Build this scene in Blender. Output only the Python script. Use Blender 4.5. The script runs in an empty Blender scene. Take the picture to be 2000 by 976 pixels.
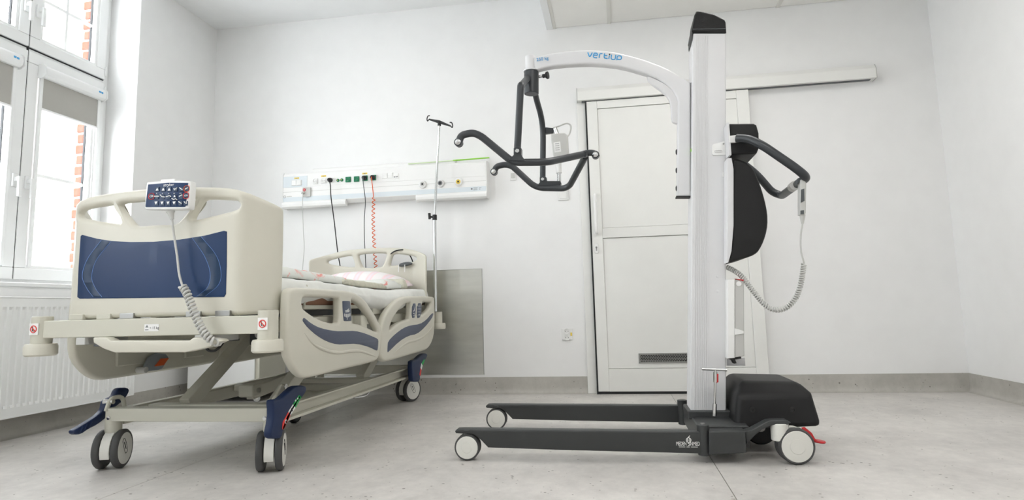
import bpy, bmesh, math, random
from mathutils import Vector, Matrix
random.seed(7)
SC = bpy.context.scene
COL = SC.collection
R_ = math.radians

# ------------------------------------------------------------------ camera
F_PX, YAW, PIT, ROL, PPY, CAM_H = 1224.83, 0.15832, 0.122376, -0.026585, 448.79, 0.62
_fw = Vector((-math.sin(YAW)*math.cos(PIT), math.cos(YAW)*math.cos(PIT), math.sin(PIT)))
_r = Vector((math.cos(YAW), math.sin(YAW), 0)); _u = _r.cross(_fw)
C_R = math.cos(ROL)*_r + math.sin(ROL)*_u
C_U = -math.sin(ROL)*_r + math.cos(ROL)*_u
C_O = Vector((0, 0, CAM_H))
cam_d = bpy.data.cameras.new('camera'); cam = bpy.data.objects.new('camera', cam_d); COL.objects.link(cam)
cam_d.sensor_width = 36; cam_d.lens = F_PX/2000*36
cam_d.shift_y = (PPY-488)/2000
cam_d.clip_start = 0.05
m = Matrix((C_R, C_U, -_fw)).transposed().to_4x4(); m.translation = C_O
cam.matrix_world = m
SC.camera = cam

# ------------------------------------------------------------------ world, exposure
w = bpy.data.worlds.new('sky'); SC.world = w; w.use_nodes = True
bg = w.node_tree.nodes['Background']; bg.inputs[0].default_value = (0.93, 0.96, 1.0, 1); bg.inputs[1].default_value = 9.5
SC.view_settings.view_transform = 'Standard'; SC.view_settings.look = 'None'
SC.view_settings.gamma = 1; SC.view_settings.use_curve_mapping = False
SC.view_settings.exposure = 0.43
LED_STRENGTH = 9.0
# daylight portals in the seen and the added window opening (guide the sky's sampling, add no light of their own)
for py in (3.08, .35):
    pd = bpy.data.lights.new('window_daylight', 'AREA'); pd.shape = 'RECTANGLE'; pd.size = 1.3; pd.size_y = 2.15
    po = bpy.data.objects.new('window_daylight', pd); COL.objects.link(po)
    po.location = (-3.53, py, 1.875); po.rotation_euler = (0, R_(-90), R_(0)); pd.cycles.is_portal = True

# room dimensions (metres): left wall, right wall, back wall, wall behind camera, ceilings
XL, XR, YB, YN, ZC, ZS, XS = -3.2, 2.25, 4.58, -1.6, 3.0, 2.72, -0.42

# ------------------------------------------------------------------ helpers
def at(px, py, x=None, y=None, z=None):
    """point of the room seen at a photograph pixel, on the given plane"""
    d = _fw + C_R*((px-1000)/F_PX) - C_U*((py-PPY)/F_PX)
    if x is not None: t = x/d.x
    elif y is not None: t = y/d.y
    else: t = (z-CAM_H)/d.z
    return C_O + d*t

def at_surf(px, py, yf):
    y = yf(BXC)
    for _ in range(14):
        p = at(px, py, y=y); y = 0.5*y + 0.5*yf(p.x)
    return at(px, py, y=y)

def lin(c):
    return tuple(((v/255)/12.92 if v/255 <= .04045 else ((v/255+.055)/1.055)**2.4) for v in c)

def finish(o, ang=35):
    me = o.data
    for p in me.polygons: p.use_smooth = True
    me.set_sharp_from_angle(angle=R_(ang))

def mk(name, bm, mat, parent=None, bevel=0.0, seg=2, ang=35, flat=False):
    if isinstance(bm, bmesh.types.BMesh):
        me = bpy.data.meshes.new(name); bm.normal_update(); bm.to_mesh(me); bm.free()
    else:
        me = bm; me.name = name
    if len(me.materials): me.materials.clear()
    me.materials.append(mat)
    o = bpy.data.objects.new(name, me); COL.objects.link(o)
    if parent is not None: adopt(o, parent)
    if bevel:
        b = o.modifiers.new('bevel', 'BEVEL'); b.width = bevel; b.segments = seg; b.limit_method = 'ANGLE'; b.angle_limit = R_(30); b.harden_normals = True
    if not flat: finish(o, ang)
    return o

def world_of(o):
    mtx = o.matrix_basis.copy()
    p = o
    while p.parent is not None:
        mtx = p.parent.matrix_basis @ p.matrix_parent_inverse @ mtx if p.parent.parent is None else p.matrix_parent_inverse @ mtx
        p = p.parent
    return mtx

def adopt(o, parent):
    o.parent = parent
    # all meshes are modelled in world space: undo the root's own transform once
    if parent.parent is None:
        o.matrix_parent_inverse = parent.matrix_basis.inverted()
    else:
        o.matrix_parent_inverse = Matrix.Identity(4)
        # parent part has identity basis and its world matrix is identity

def tag(o, label, cat, group=None, kind=None):
    o['label'] = label
    o['category'] = cat
    if group: o['group'] = group
    if kind: o['kind'] = kind
    return o

def thing(name, label, cat, loc=(0, 0, 0), group=None, kind=None):
    o = bpy.data.objects.new(name, None); COL.objects.link(o)
    o.location = loc; o.empty_display_size = .05
    o.matrix_basis = Matrix.Translation(loc)
    return tag(o, label, cat, group, kind)

def BM(): return bmesh.new()

def box(bm, x0, x1, y0, y1, z0, z1):
    vs = [bm.verts.new(p) for p in ((x0,y0,z0),(x1,y0,z0),(x1,y1,z0),(x0,y1,z0),(x0,y0,z1),(x1,y0,z1),(x1,y1,z1),(x0,y1,z1))]
    for f in ((3,2,1,0),(4,5,6,7),(0,1,5,4),(1,2,6,5),(2,3,7,6),(3,0,4,7)): bm.faces.new([vs[i] for i in f])
    return vs

def bx(*a):
    b = BM(); box(b, *a); return b

def hexa(bm, lo, hi):
    """box between two quads (lists of four points, same winding)"""
    a = [bm.verts.new(p) for p in lo]; b = [bm.verts.new(p) for p in hi]
    bm.faces.new(a[::-1]); bm.faces.new(b)
    for i in range(4): j = (i+1) % 4; bm.faces.new((a[i], a[j], b[j], b[i]))

def prism(bm, pts, off):
    off = Vector(off)
    a = [bm.verts.new(p) for p in pts]; b = [bm.verts.new(Vector(p)+off) for p in pts]
    bm.faces.new(a[::-1]); bm.faces.new(b)
    n = len(a)
    for i in range(n): j = (i+1) % n; bm.faces.new((a[i], a[j], b[j], b[i]))
    bmesh.ops.recalc_face_normals(bm, faces=bm.faces)

def catmull(pts, n=6, closed=False):
    pts = [Vector(p) for p in pts]; out = []
    N = len(pts)
    rng = range(N if closed else N-1)
    for i in rng:
        if closed: p0, p1, p2, p3 = pts[i-1], pts[i], pts[(i+1) % N], pts[(i+2) % N]
        else:
            p1, p2 = pts[i], pts[i+1]
            p0 = pts[i-1] if i else p1*2-p2; p3 = pts[i+2] if i+2 < N else p2*2-p1
        for k in range(n):
            t = k/n
            out.append(.5*((2*p1)+(p2-p0)*t+(2*p0-5*p1+4*p2-p3)*t*t+(3*p1-p0-3*p2+p3)*t**3))
    if not closed: out.append(pts[-1])
    return out

def chaikin(pts, n=2, k=.25):
    for _ in range(n):
        q = []
        for i in range(len(pts)):
            a, b = Vector(pts[i]), Vector(pts[(i+1) % len(pts)])
            q += [a.lerp(b, k), a.lerp(b, 1-k)]
        pts = q
    return pts

def fillet(pts, r, n=4):
    """round the inner corners of an open 3-D path"""
    pts = [Vector(p) for p in pts]; out = [pts[0]]
    for i in range(1, len(pts)-1):
        p, a, b = pts[i], pts[i-1], pts[i+1]
        d1, d2 = (a-p), (b-p)
        rr = min(r, d1.length*.49, d2.length*.49)
        s, e = p+d1.normalized()*rr, p+d2.normalized()*rr
        for k in range(n+1):
            t = k/n; out.append((1-t)**2*s+2*t*(1-t)*p+t*t*e)
    out.append(pts[-1]); return out

def frames(path):
    T = []
    for i in range(len(path)):
        a = path[max(0, i-1)]; b = path[min(len(path)-1, i+1)]; T.append((b-a).normalized())
    n = T[0].orthogonal().normalized(); out = []
    for i, t in enumerate(T):
        if i:
            ax = T[i-1].cross(t)
            if ax.length > 1e-9: n = Matrix.Rotation(T[i-1].angle(t), 3, ax.normalized()) @ n
        n = (n - t*n.dot(t)).normalized()
        out.append((t, n, t.cross(n)))
    return out

def tube(bm, path, r, seg=12, cap=True):
    path = [Vector(p) for p in path]
    fr = frames(path); rings = []
    rs = r if isinstance(r, (list, tuple)) else [r]*len(path)
    for p, (t, n, b), rr in zip(path, fr, rs):
        rings.append([bm.verts.new(p+(n*math.cos(a)+b*math.sin(a))*rr) for a in [2*math.pi*k/seg for k in range(seg)]])
    for i in range(len(rings)-1):
        for k in range(seg):
            j = (k+1) % seg; bm.faces.new((rings[i][k], rings[i][j], rings[i+1][j], rings[i+1][k]))
    if cap:
        bm.faces.new(rings[0][::-1]); bm.faces.new(rings[-1])
    return bm

def cyl(bm, a, b, r, seg=24, r2=None):
    return tube(bm, [a, b], [r, r if r2 is None else r2], seg)

def lathe(bm, prof, origin, axis, seg=32):
    """prof: list of (radius, height along axis)"""
    o = Vector(origin); ax = Vector(axis).normalized(); n = ax.orthogonal().normalized(); b = ax.cross(n)
    rings = []
    for r, h in prof:
        if r < 1e-6: rings.append([bm.verts.new(o+ax*h)])
        else: rings.append([bm.verts.new(o+ax*h+(n*math.cos(2*math.pi*k/seg)+b*math.sin(2*math.pi*k/seg))*r) for k in range(seg)])
    for i in range(len(rings)-1):
        A, B = rings[i], rings[i+1]
        for k in range(seg):
            j = (k+1) % seg
            if len(A) == 1 and len(B) == 1: continue
            if len(A) == 1: bm.faces.new((A[0], B[j], B[k]))
            elif len(B) == 1: bm.faces.new((A[k], A[j], B[0]))
            else: bm.faces.new((A[k], A[j], B[j], B[k]))
    if len(rings[0]) > 1: bm.faces.new(rings[0][::-1])
    if len(rings[-1]) > 1: bm.faces.new(rings[-1])
    bmesh.ops.recalc_face_normals(bm, faces=bm.faces)
    return bm

def helix(path, rad, pitch, per=8):
    path = [Vector(p) for p in path]
    # resample by length
    L = [0]
    for i in range(1, len(path)): L.append(L[-1]+(path[i]-path[i-1]).length)
    fr = frames(path); N = max(2, int(L[-1]/pitch*per)); out = []
    j = 0
    for k in range(N+1):
        s = L[-1]*k/N
        while j < len(L)-2 and L[j+1] < s: j += 1
        u = (s-L[j])/max(1e-9, L[j+1]-L[j])
        p = path[j].lerp(path[j+1], u); t, n, b = fr[j]
        a = 2*math.pi*k/per
        out.append(p+(n*math.cos(a)+b*math.sin(a))*rad)
    return out

def plate_mesh(outline, holes, thick, bev, fmap, res=3, cuts=None):
    """flat 2-D outline with holes, rounded edges, mapped to space by fmap(a, b, c)"""
    cu = bpy.data.curves.new('tmp', 'CURVE'); cu.dimensions = '2D'; cu.fill_mode = 'BOTH'
    bev = min(bev, thick/2-1e-4)
    cu.extrude = thick/2-bev; cu.bevel_depth = bev; cu.bevel_resolution = res; cu.offset = -bev
    for pts in [outline]+list(holes):
        s = cu.splines.new('POLY'); s.points.add(len(pts)-1)
        for p, q in zip(s.points, pts): p.co = (q[0], q[1], 0, 1)
        s.use_cyclic_u = True
    ob = bpy.data.objects.new('tmp', cu)
    me = bpy.data.meshes.new_from_object(ob)
    bpy.data.objects.remove(ob); bpy.data.curves.remove(cu)
    bm = BM(); bm.from_mesh(me); bpy.data.meshes.remove(me)
    bmesh.ops.remove_doubles(bm, verts=bm.verts, dist=1e-5)
    if cuts:
        for c in cuts:
            bmesh.ops.bisect_plane(bm, geom=bm.verts[:]+bm.edges[:]+bm.faces[:], plane_co=(c, 0, 0), plane_no=(1, 0, 0))
    for v in bm.verts: v.co = fmap(*v.co)
    bmesh.ops.recalc_face_normals(bm, faces=bm.faces)
    return bm

def text_mesh(body, size, mtx, depth=.0006, align='LEFT', squash=1.0, shear=0, space=1.0):
    t = bpy.data.curves.new('t', 'FONT'); t.body = body; t.size = size; t.extrude = depth; t.align_x = align; t.shear = shear; t.space_character = space
    o = bpy.data.objects.new('t', t); me = bpy.data.meshes.new_from_object(o)
    bpy.data.objects.remove(o); bpy.data.curves.remove(t)
    bm = BM(); bm.from_mesh(me); bpy.data.meshes.remove(me)
    for v in bm.verts: v.co = mtx @ Vector((v.co.x*squash, v.co.y, v.co.z))
    return bm

def facing_y(origin, tilt=0, sc=1):
    """text plane facing -y (towards the camera end of the room), reading along +x"""
    return Matrix.Translation(origin) @ Matrix.Rotation(tilt, 4, 'Y') @ Matrix.Rotation(R_(90), 4, 'X')

def facing_x(origin):
    """text plane facing +x, reading along +y"""
    return Matrix.Translation(origin) @ Matrix.Rotation(R_(90), 4, 'Z') @ Matrix.Rotation(R_(90), 4, 'X')

# ------------------------------------------------------------------ materials
def mat(name, col, rough=.5, metal=0, bump=0, bscale=200, var=0, vscale=8, spec=.5, coat=0, stretch=None, trans=0, emit=None):
    M = bpy.data.materials.new(name); M.use_nodes = True; nt = M.node_tree; N = nt.nodes; L = nt.links
    p = N['Principled BSDF']
    c = lin(col)
    p.inputs['Base Color'].default_value = (*c, 1); p.inputs['Roughness'].default_value = rough; p.inputs['Metallic'].default_value = metal
    p.inputs['Specular IOR Level'].default_value = spec; p.inputs['Coat Weight'].default_value = coat
    tc = N.new('ShaderNodeTexCoord'); src = tc.outputs['Object']
    if stretch:
        mp = N.new('ShaderNodeMapping'); mp.inputs['Scale'].default_value = stretch; L.new(src, mp.inputs[0]); src = mp.outputs[0]
    nz = N.new('ShaderNodeTexNoise'); nz.inputs['Scale'].default_value = vscale; nz.inputs['Detail'].default_value = 4; L.new(src, nz.inputs['Vector'])
    v = max(var, .012)
    mr = N.new('ShaderNodeMapRange'); mr.inputs[1].default_value = .3; mr.inputs[2].default_value = .7; mr.inputs[3].default_value = 1-v; mr.inputs[4].default_value = 1+v
    L.new(nz.outputs[0], mr.inputs[0])
    mx = N.new('ShaderNodeVectorMath'); mx.operation = 'SCALE'; mx.inputs[0].default_value = c; L.new(mr.outputs[0], mx.inputs['Scale'])
    L.new(mx.outputs[0], p.inputs['Base Color'])
    if bump:
        n2 = N.new('ShaderNodeTexNoise'); n2.inputs['Scale'].default_value = bscale; n2.inputs['Detail'].default_value = 3; L.new(src, n2.inputs['Vector'])
        b = N.new('ShaderNodeBump'); b.inputs['Strength'].default_value = bump; b.inputs['Distance'].default_value = .002
        L.new(n2.outputs[0], b.inputs['Height']); L.new(b.outputs[0], p.inputs['Normal'])
    if emit:
        p.inputs['Emission Color'].default_value = (*emit[0], 1); p.inputs['Emission Strength'].default_value = emit[1]
    return M

def floor_mat(name, base, dark):
    M = bpy.data.materials.new(name); M.use_nodes = True; nt = M.node_tree; N = nt.nodes; L = nt.links
    p = N['Principled BSDF']; p.inputs['Roughness'].default_value = .36; p.inputs['Specular IOR Level'].default_value = .45
    tc = N.new('ShaderNodeTexCoord')
    mp = N.new('ShaderNodeMapping'); mp.inputs['Scale'].default_value = (1.2, 1, 1); L.new(tc.outputs['Object'], mp.inputs[0])
    n1 = N.new('ShaderNodeTexNoise'); n1.inputs['Scale'].default_value = 2.2; n1.inputs['Detail'].default_value = 8; n1.inputs['Roughness'].default_value = .62; L.new(mp.outputs[0], n1.inputs['Vector'])
    n2 = N.new('ShaderNodeTexNoise'); n2.inputs['Scale'].default_value = 16; n2.inputs['Detail'].default_value = 6; n2.inputs['Roughness'].default_value = .7; L.new(mp.outputs[0], n2.inputs['Vector'])
    ad = N.new('ShaderNodeMath'); ad.operation = 'MULTIPLY_ADD'; ad.inputs[1].default_value = .6; L.new(n2.outputs[0], ad.inputs[0]); L.new(n1.outputs[0], ad.inputs[2])
    rp = N.new('ShaderNodeValToRGB'); L.new(ad.outputs[0], rp.inputs[0])
    rp.color_ramp.elements[0].position = .58; rp.color_ramp.elements[0].color = (*lin(dark), 1)
    rp.color_ramp.elements[1].position = 1.0; rp.color_ramp.elements[1].color = (*lin(base), 1)
    # dark pits gathered in loose clusters
    vo = N.new('ShaderNodeTexVoronoi'); vo.inputs['Scale'].default_value = 34; L.new(tc.outputs['Object'], vo.inputs['Vector'])
    n3 = N.new('ShaderNodeTexNoise'); n3.inputs['Scale'].default_value = 7; n3.inputs['Detail'].default_value = 2; L.new(tc.outputs['Object'], n3.inputs['Vector'])
    th = N.new('ShaderNodeMapRange'); th.inputs[1].default_value = .45; th.inputs[2].default_value = .66; th.inputs[3].default_value = .02; th.inputs[4].default_value = .19; L.new(n3.outputs[0], th.inputs[0])
    lt = N.new('ShaderNodeMath'); lt.operation = 'LESS_THAN'; L.new(vo.outputs['Distance'], lt.inputs[0]); L.new(th.outputs[0], lt.inputs[1])
    sc = N.new('ShaderNodeMath'); sc.operation = 'MULTIPLY'; sc.inputs[1].default_value = .7; L.new(lt.outputs[0], sc.inputs[0])
    mx = N.new('ShaderNodeMix'); mx.data_type = 'RGBA'; L.new(sc.outputs[0], mx.inputs[0]); L.new(rp.outputs[0], mx.inputs[6]); mx.inputs[7].default_value = (*lin((80, 72, 62)), 1)
    L.new(mx.outputs[2], p.inputs['Base Color'])
    b = N.new('ShaderNodeBump'); b.inputs['Strength'].default_value = .06; b.inputs['Distance'].default_value = .003; L.new(n2.outputs[0], b.inputs['Height']); L.new(b.outputs[0], p.inputs['Normal'])
    return M

def steel_mat():
    M = mat('brushed_steel', (208, 208, 203), .3, 1.0, var=.10, vscale=3, stretch=(1, 1, 5))
    nt = M.node_tree; N = nt.nodes; L = nt.links; p = N['Principled BSDF']
    tc = N.new('ShaderNodeTexCoord'); mp = N.new('ShaderNodeMapping'); mp.inputs['Scale'].default_value = (4, 4, 400); L.new(tc.outputs['Object'], mp.inputs[0])
    nz = N.new('ShaderNodeTexNoise'); nz.inputs['Scale'].default_value = 1; L.new(mp.outputs[0], nz.inputs['Vector'])
    b = N.new('ShaderNodeBump'); b.inputs['Strength'].default_value = .08; b.inputs['Distance'].default_value = .001; L.new(nz.outputs[0], b.inputs['Height']); L.new(b.outputs[0], p.inputs['Normal'])
    return M

def quilt_mat(name, ground, mark, mark2, scale, thr, stripes=False):
    M = bpy.data.materials.new(name); M.use_nodes = True; nt = M.node_tree; N = nt.nodes; L = nt.links
    p = N['Principled BSDF']; p.inputs['Roughness'].default_value = .9; p.inputs['Specular IOR Level'].default_value = .15
    tc = N.new('ShaderNodeTexCoord')
    if stripes:
        wv = N.new('ShaderNodeTexWave'); wv.inputs['Scale'].default_value = 3.2; wv.inputs['Distortion'].default_value = 2.5; L.new(tc.outputs['Object'], wv.inputs['Vector']); f = wv.outputs[1]
    else:
        nz = N.new('ShaderNodeTexNoise'); nz.inputs['Scale'].default_value = scale; nz.inputs['Detail'].default_value = 3; nz.inputs['Distortion'].default_value = 1.4; L.new(tc.outputs['Object'], nz.inputs['Vector']); f = nz.outputs[0]
    rp = N.new('ShaderNodeValToRGB'); L.new(f, rp.inputs[0]); e = rp.color_ramp.elements
    e[0].position = thr; e[0].color = (*lin(ground), 1); e[1].position = min(1, thr+.06); e[1].color = (*lin(mark), 1)
    k = rp.color_ramp.elements.new(min(1, thr+.16)); k.color = (*lin(mark2), 1)
    if stripes:
        e[0].position = .45; e[1].position = .8; k.position = 1.0
    L.new(rp.outputs[0], p.inputs['Base Color'])
    n2 = N.new('ShaderNodeTexNoise'); n2.inputs['Scale'].default_value = 420; L.new(tc.outputs['Object'], n2.inputs['Vector'])
    b = N.new('ShaderNodeBump'); b.inputs['Strength'].default_value = .15; b.inputs['Distance'].default_value = .001; L.new(n2.outputs[0], b.inputs['Height']); L.new(b.outputs[0], p.inputs['Normal'])
    return M

def glass_mat():
    M = bpy.data.materials.new('window_glass'); M.use_nodes = True; nt = M.node_tree; N = nt.nodes; L = nt.links
    N.remove(N['Principled BSDF']); out = N['Material Output']
    t = N.new('ShaderNodeBsdfTransparent'); t.inputs[0].default_value = (.97, .98, .98, 1)
    g = N.new('ShaderNodeBsdfGlossy'); g.inputs['Roughness'].default_value = .02
    mx = N.new('ShaderNodeMixShader'); mx.inputs[0].default_value = .035; L.new(t.outputs[0], mx.inputs[1]); L.new(g.outputs[0], mx.inputs[2]); L.new(mx.outputs[0], out.inputs[0])
    return M

WALL = mat('wall_paint', (241, 241, 240), .62, bump=.05, bscale=260, spec=.3)
CEIL = mat('ceiling_paint', (240, 241, 241), .8, bump=.04, bscale=220, spec=.2)
TILE = mat('ceiling_tile_paint', (243, 242, 238), .85, bump=.05, bscale=500, spec=.15)
GRID = mat('ceiling_grid_metal', (224, 223, 217), .5)
FLOOR = floor_mat('vinyl_floor', (220, 216, 211), (188, 184, 180))
SKIRT_SHADED = floor_mat('shaded_vinyl_skirting', (192, 189, 182), (168, 165, 158))  # floor vinyl again, with the skirting's shade darkened into its colour
SEAM = mat('vinyl_weld', (140, 138, 130), .6)
PVC = mat('white_pvc', (238, 239, 238), .32, coat=.1)
GASKET = mat('black_gasket', (26, 28, 30), .6)
GLASS = glass_mat()
BLIND = mat('blind_fabric', (178, 176, 170), .9, bump=.1, bscale=900, spec=.1)
BRICK = mat('red_brick', (158, 72, 58), .9, bump=.5, bscale=90, var=.18, vscale=30, spec=.1)
MORTAR = mat('pale_mortar', (190, 182, 172), .95, bump=.3, bscale=120, spec=.1)
ENAMEL = mat('white_enamel', (240, 241, 240), .3, coat=.2)
DOORM = mat('white_door_laminate', (236, 236, 232), .4)
ALU = mat('satin_aluminium', (176, 176, 174), .35, 1)
CHROME = mat('chrome', (215, 216, 216), .12, 1)
STEEL = steel_mat()
BED = mat('bed_plastic', (212, 209, 195), .38, bump=.03, bscale=500, coat=.05)
BEDM = mat('bed_painted_metal', (206, 204, 190), .42, bump=.02, bscale=300)
BEDD = mat('bed_grey_bracket', (150, 158, 166), .4, .3)
NAVY = mat('navy_print_panel', (36, 58, 94), .34, spec=.25, var=.06, vscale=2)
NAVYD = mat('dark_blue_print', (34, 56, 84), .32, spec=.32)
SKYLINE = mat('light_blue_print', (88, 126, 190), .3)
PEDAL = mat('navy_pedal_plastic', (25, 42, 76), .45, spec=.35, bump=.05, bscale=400)
SLATE = mat('slate_blue_print', (76, 84, 104), .45)
PADM = mat('slate_keypad', (70, 80, 102), .4)
RUBBER = mat('grey_rubber', (74, 74, 74), .6)
RUBBERD = mat('black_rubber', (38, 38, 40), .6)
WHEELW = mat('wheel_disc_plastic', (222, 221, 214), .4)
WHITEP = mat('white_plastic', (240, 240, 238), .38)
GREYP = mat('pale_grey_plastic', (198, 198, 194), .45)
DGREYP = mat('dark_grey_plastic', (84, 88, 90), .5)
BLACKP = mat('black_plastic', (28, 28, 29), .5)
BLACKT = mat('black_grained_plastic', (22, 22, 23), .5, bump=.3, bscale=520, spec=.35)
LIFTW = mat('white_powder_coat', (224, 224, 225), .35, bump=.02, bscale=600)
LIFTG = mat('anthracite_powder_coat', (56, 58, 58), .45, .1, bump=.06, bscale=700)
TUBEG = mat('anthracite_tube_paint', (58, 61, 64), .34, .2, bump=.04, bscale=700)
REDP = mat('red_plastic', (196, 34, 40), .4)
ORANGE = mat('orange_plastic', (226, 98, 42), .45)
GREEN = mat('green_socket_plastic', (20, 128, 88), .35)
LIME = mat('lime_green_strip', (150, 220, 60), .4)
PALEG = mat('pale_green_strip', (214, 232, 190), .4)
YELLOW = mat('yellow_label', (236, 206, 84), .5)
LBLUE = mat('logo_blue', (70, 165, 220), .4)
LGREEN = mat('green_label', (38, 160, 82), .5)
LRED = mat('red_label', (222, 66, 60), .5)
LWHITE = mat('white_label', (240, 240, 238), .5)
INK = mat('black_ink', (40, 40, 42), .6)
INKG = mat('grey_ink', (120, 122, 124), .6)
SHEENB = mat('sheen_tinted_panel', (218, 226, 230), .4)  # bluish window sheen mixed into the strip colour
SHEET = mat('white_cotton', (232, 233, 228), .92, bump=.12, bscale=900, spec=.12)
QUILT = quilt_mat('floral_quilt', (226, 228, 222), (232, 168, 160), (216, 84, 78), 9, .62)
HEM = mat('sage_quilt_hem', (202, 200, 184), .95, bump=.3, bscale=160, spec=.1, var=.08, vscale=40)
PILLOW = quilt_mat('pastel_pillowcase', (240, 236, 235), (244, 216, 218), (238, 226, 232), 3, .5, stripes=True)
MATT = mat('brown_mattress_cover', (170, 130, 108), .85, spec=.15)
LED = mat('led_diffuser', (255, 255, 255), .5, emit=((1.0, .975, .945), LED_STRENGTH))
FAR = mat('outdoor_haze_render', (250, 250, 250), .9)

# ================================================================== SETTING
t = thing('floor', 'grey concrete-look vinyl floor with welded seams', 'floor', (0, 0, 0), kind='structure')
mk('floor_base', bx(XL-.4, XR+.2, YN-.2, YB+.2, -.06, -.003), SEAM, t, flat=True)
edges = [XL-.02, -1.787, .351, XR+.02]
for a, b in zip(edges[:-1], edges[1:]):
    mk('vinyl_sheet', bx(a+.0016, b-.0016, YN, YB, -.003, 0), FLOOR, t, flat=True)

def hole_boxes(bm, x0, x1, ya, yb, za, zb, holes):
    """wall along y made of boxes around rectangular holes (y0, y1, z0, z1), holes sorted by y"""
    y = ya
    for (h0, h1, g0, g1) in holes:
        box(bm, x0, x1, y, h0, za, zb); box(bm, x0, x1, h0, h1, za, g0)
        if g1 < zb: box(bm, x0, x1, h0, h1, g1, zb)
        y = h1
    box(bm, x0, x1, y, yb, za, zb)

W1 = (2.43, 3.73, .80, 2.95); W2_ADDED = (-.3, 1.0, .80, 2.95)  # second opening is unseen, added to bring in daylight
b = BM(); hole_boxes(b, XL-.34, XL, YN-.2, YB, -.06, ZC+.1, [W2_ADDED, W1])
tag(mk('wall_left', b, WALL, flat=True), 'white painted wall with the deep window recess', 'wall', kind='structure')
tag(mk('wall_back', bx(XL-.34, XR+.2, YB, YB+.2, -.06, ZC+.1), WALL, flat=True), 'white back wall carrying the bed-head unit and the sliding door', 'wall', kind='structure')
tag(mk('wall_right', bx(XR, XR+.2, YN-.2, YB, -.06, ZC+.1), WALL, flat=True), 'plain white wall at the right edge of the photo', 'wall', kind='structure')
tag(mk('wall_front', bx(XL, XR, YN-.2, YN, -.06, ZC+.1), WALL, flat=True), 'white wall behind the viewer', 'wall', kind='structure')
tag(mk('ceiling', bx(XL-.34, XR+.2, YN-.2, YB+.2, ZC, ZC+.1), CEIL, flat=True), 'smooth white ceiling above the bed', 'ceiling', kind='structure')

# lowered ceiling over the right half: edge beam, grid bars and lay-in tiles
t = thing('ceiling', 'lowered white tile ceiling above the sliding door', 'ceiling', ((XS+XR)/2, 1.5, ZS), kind='structure')
mk('edge_beam', bx(XS, XS+.05, YN, YB, ZS, ZC), CEIL, t, flat=True)
mk('wall_angle', bx(XS+.05, XS+.072, YN, YB, ZS+.004, ZS+.02), GRID, t, flat=True)
tx = [XS+.072, .05, 1.262, XR]
ty = [YB-.001-.6*k for k in range(0, 11)]
for k, xx in enumerate(tx[1:-1]):
    mk('grid_bar', bx(xx-.013, xx+.013, YN, YB, ZS+.002, ZS+.03), GRID, t, flat=True)
for yy in ty[1:]:
    if yy > YN: mk('grid_bar', bx(XS+.072, XR, yy-.012, yy+.012, ZS+.0035, ZS+.03), GRID, t, flat=True)
for a, b2 in zip(tx[:-1], tx[1:]):
    for y1, y0 in zip(ty[:-1], ty[1:]):
        y0 = max(y0, YN)
        if y1 <= YN: continue
        mk('ceiling_tile', bx(a+.012*(a > tx[0]), b2-.012*(b2 < XR), y0+.011, y1-.003, ZS+.008, ZS+.022), TILE, t, flat=True)

# unseen LED panels: bedside one inferred from wall glow, others added as fill
def led(x, y, z, sx, sy, label):
    t = thing('unseen_ceiling_light', label, 'ceiling light', (x, y, z), 'led ceiling panels')
    b = BM(); fw = .02
    box(b, x-sx/2, x+sx/2, y-sy/2, y-sy/2+fw, z-.016, z); box(b, x-sx/2, x+sx/2, y+sy/2-fw, y+sy/2, z-.016, z)
    box(b, x-sx/2, x-sx/2+fw, y-sy/2+fw, y+sy/2-fw, z-.016, z); box(b, x+sx/2-fw, x+sx/2, y-sy/2+fw, y+sy/2-fw, z-.016, z)
    mk('light_frame', b, PVC, t, flat=True)
    mk('diffuser', bx(x-sx/2+fw, x+sx/2-fw, y-sy/2+fw, y+sy/2-fw, z-.012, z-.002), LED, t, flat=True)
led(-1.55, 3.30, ZC, .42, .42, 'square led panel in the high ceiling above the bed')
led(-1.65, .6, ZC, .7, .6, 'unseen led panel added as fill in the high ceiling near the viewer')
led(.656, 3.08, ZS+.004, .9, .5, 'unseen led panel added as fill in the lowered ceiling above the patient lift')
led(.656, .68, ZS+.004, 1.18, .58, 'unseen led panel added as fill in the lowered ceiling near the viewer')

# coved skirting
def cove(name, label, p0, p1, inward, h=.118):
    d = Vector(p1)-Vector(p0); n = Vector(inward)
    prof = [(0, h), (.004, h), (.004, .045), (.006, .028), (.013, .012), (.024, .004), (.04, .0005), (0, 0)]
    b = BM(); prism(b, [Vector(p0)+n*a+Vector((0, 0, z)) for a, z in prof], d)
    return tag(mk(name, b, SKIRT_SHADED, ang=60), label, 'baseboard', kind='structure')
cove('baseboard_back', 'grey coved skirting between the corner and the door', (XL, YB, 0), (-.215, YB, 0), (0, -1, 0))
cove('baseboard_back', 'grey coved skirting right of the sliding door', (1.0, YB, 0), (XR, YB, 0), (0, -1, 0))
cove('baseboard_left', 'grey coved skirting under the radiator', (XL, YN, 0), (XL, YB, 0), (1, 0, 0))
cove('baseboard_right', 'grey coved skirting along the right-hand wall', (XR, YN, 0), (XR, YB, 0), (-1, 0, 0))

# ------------------------------------------------------------------ windows
XF = XL-.23     # inner face of the window frame
def ring(bm, x0, x1, y0, y1, z0, z1, wy, wz0, wz1=None):
    wz1 = wz0 if wz1 is None else wz1
    box(bm, x0, x1, y0, y1, z0, z0+wz0); box(bm, x0, x1, y0, y1, z1-wz1, z1)
    box(bm, x0, x1, y0, y0+wy, z0+wz0, z1-wz1); box(bm, x0, x1, y1-wy, y1, z0+wz0, z1-wz1)

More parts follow.
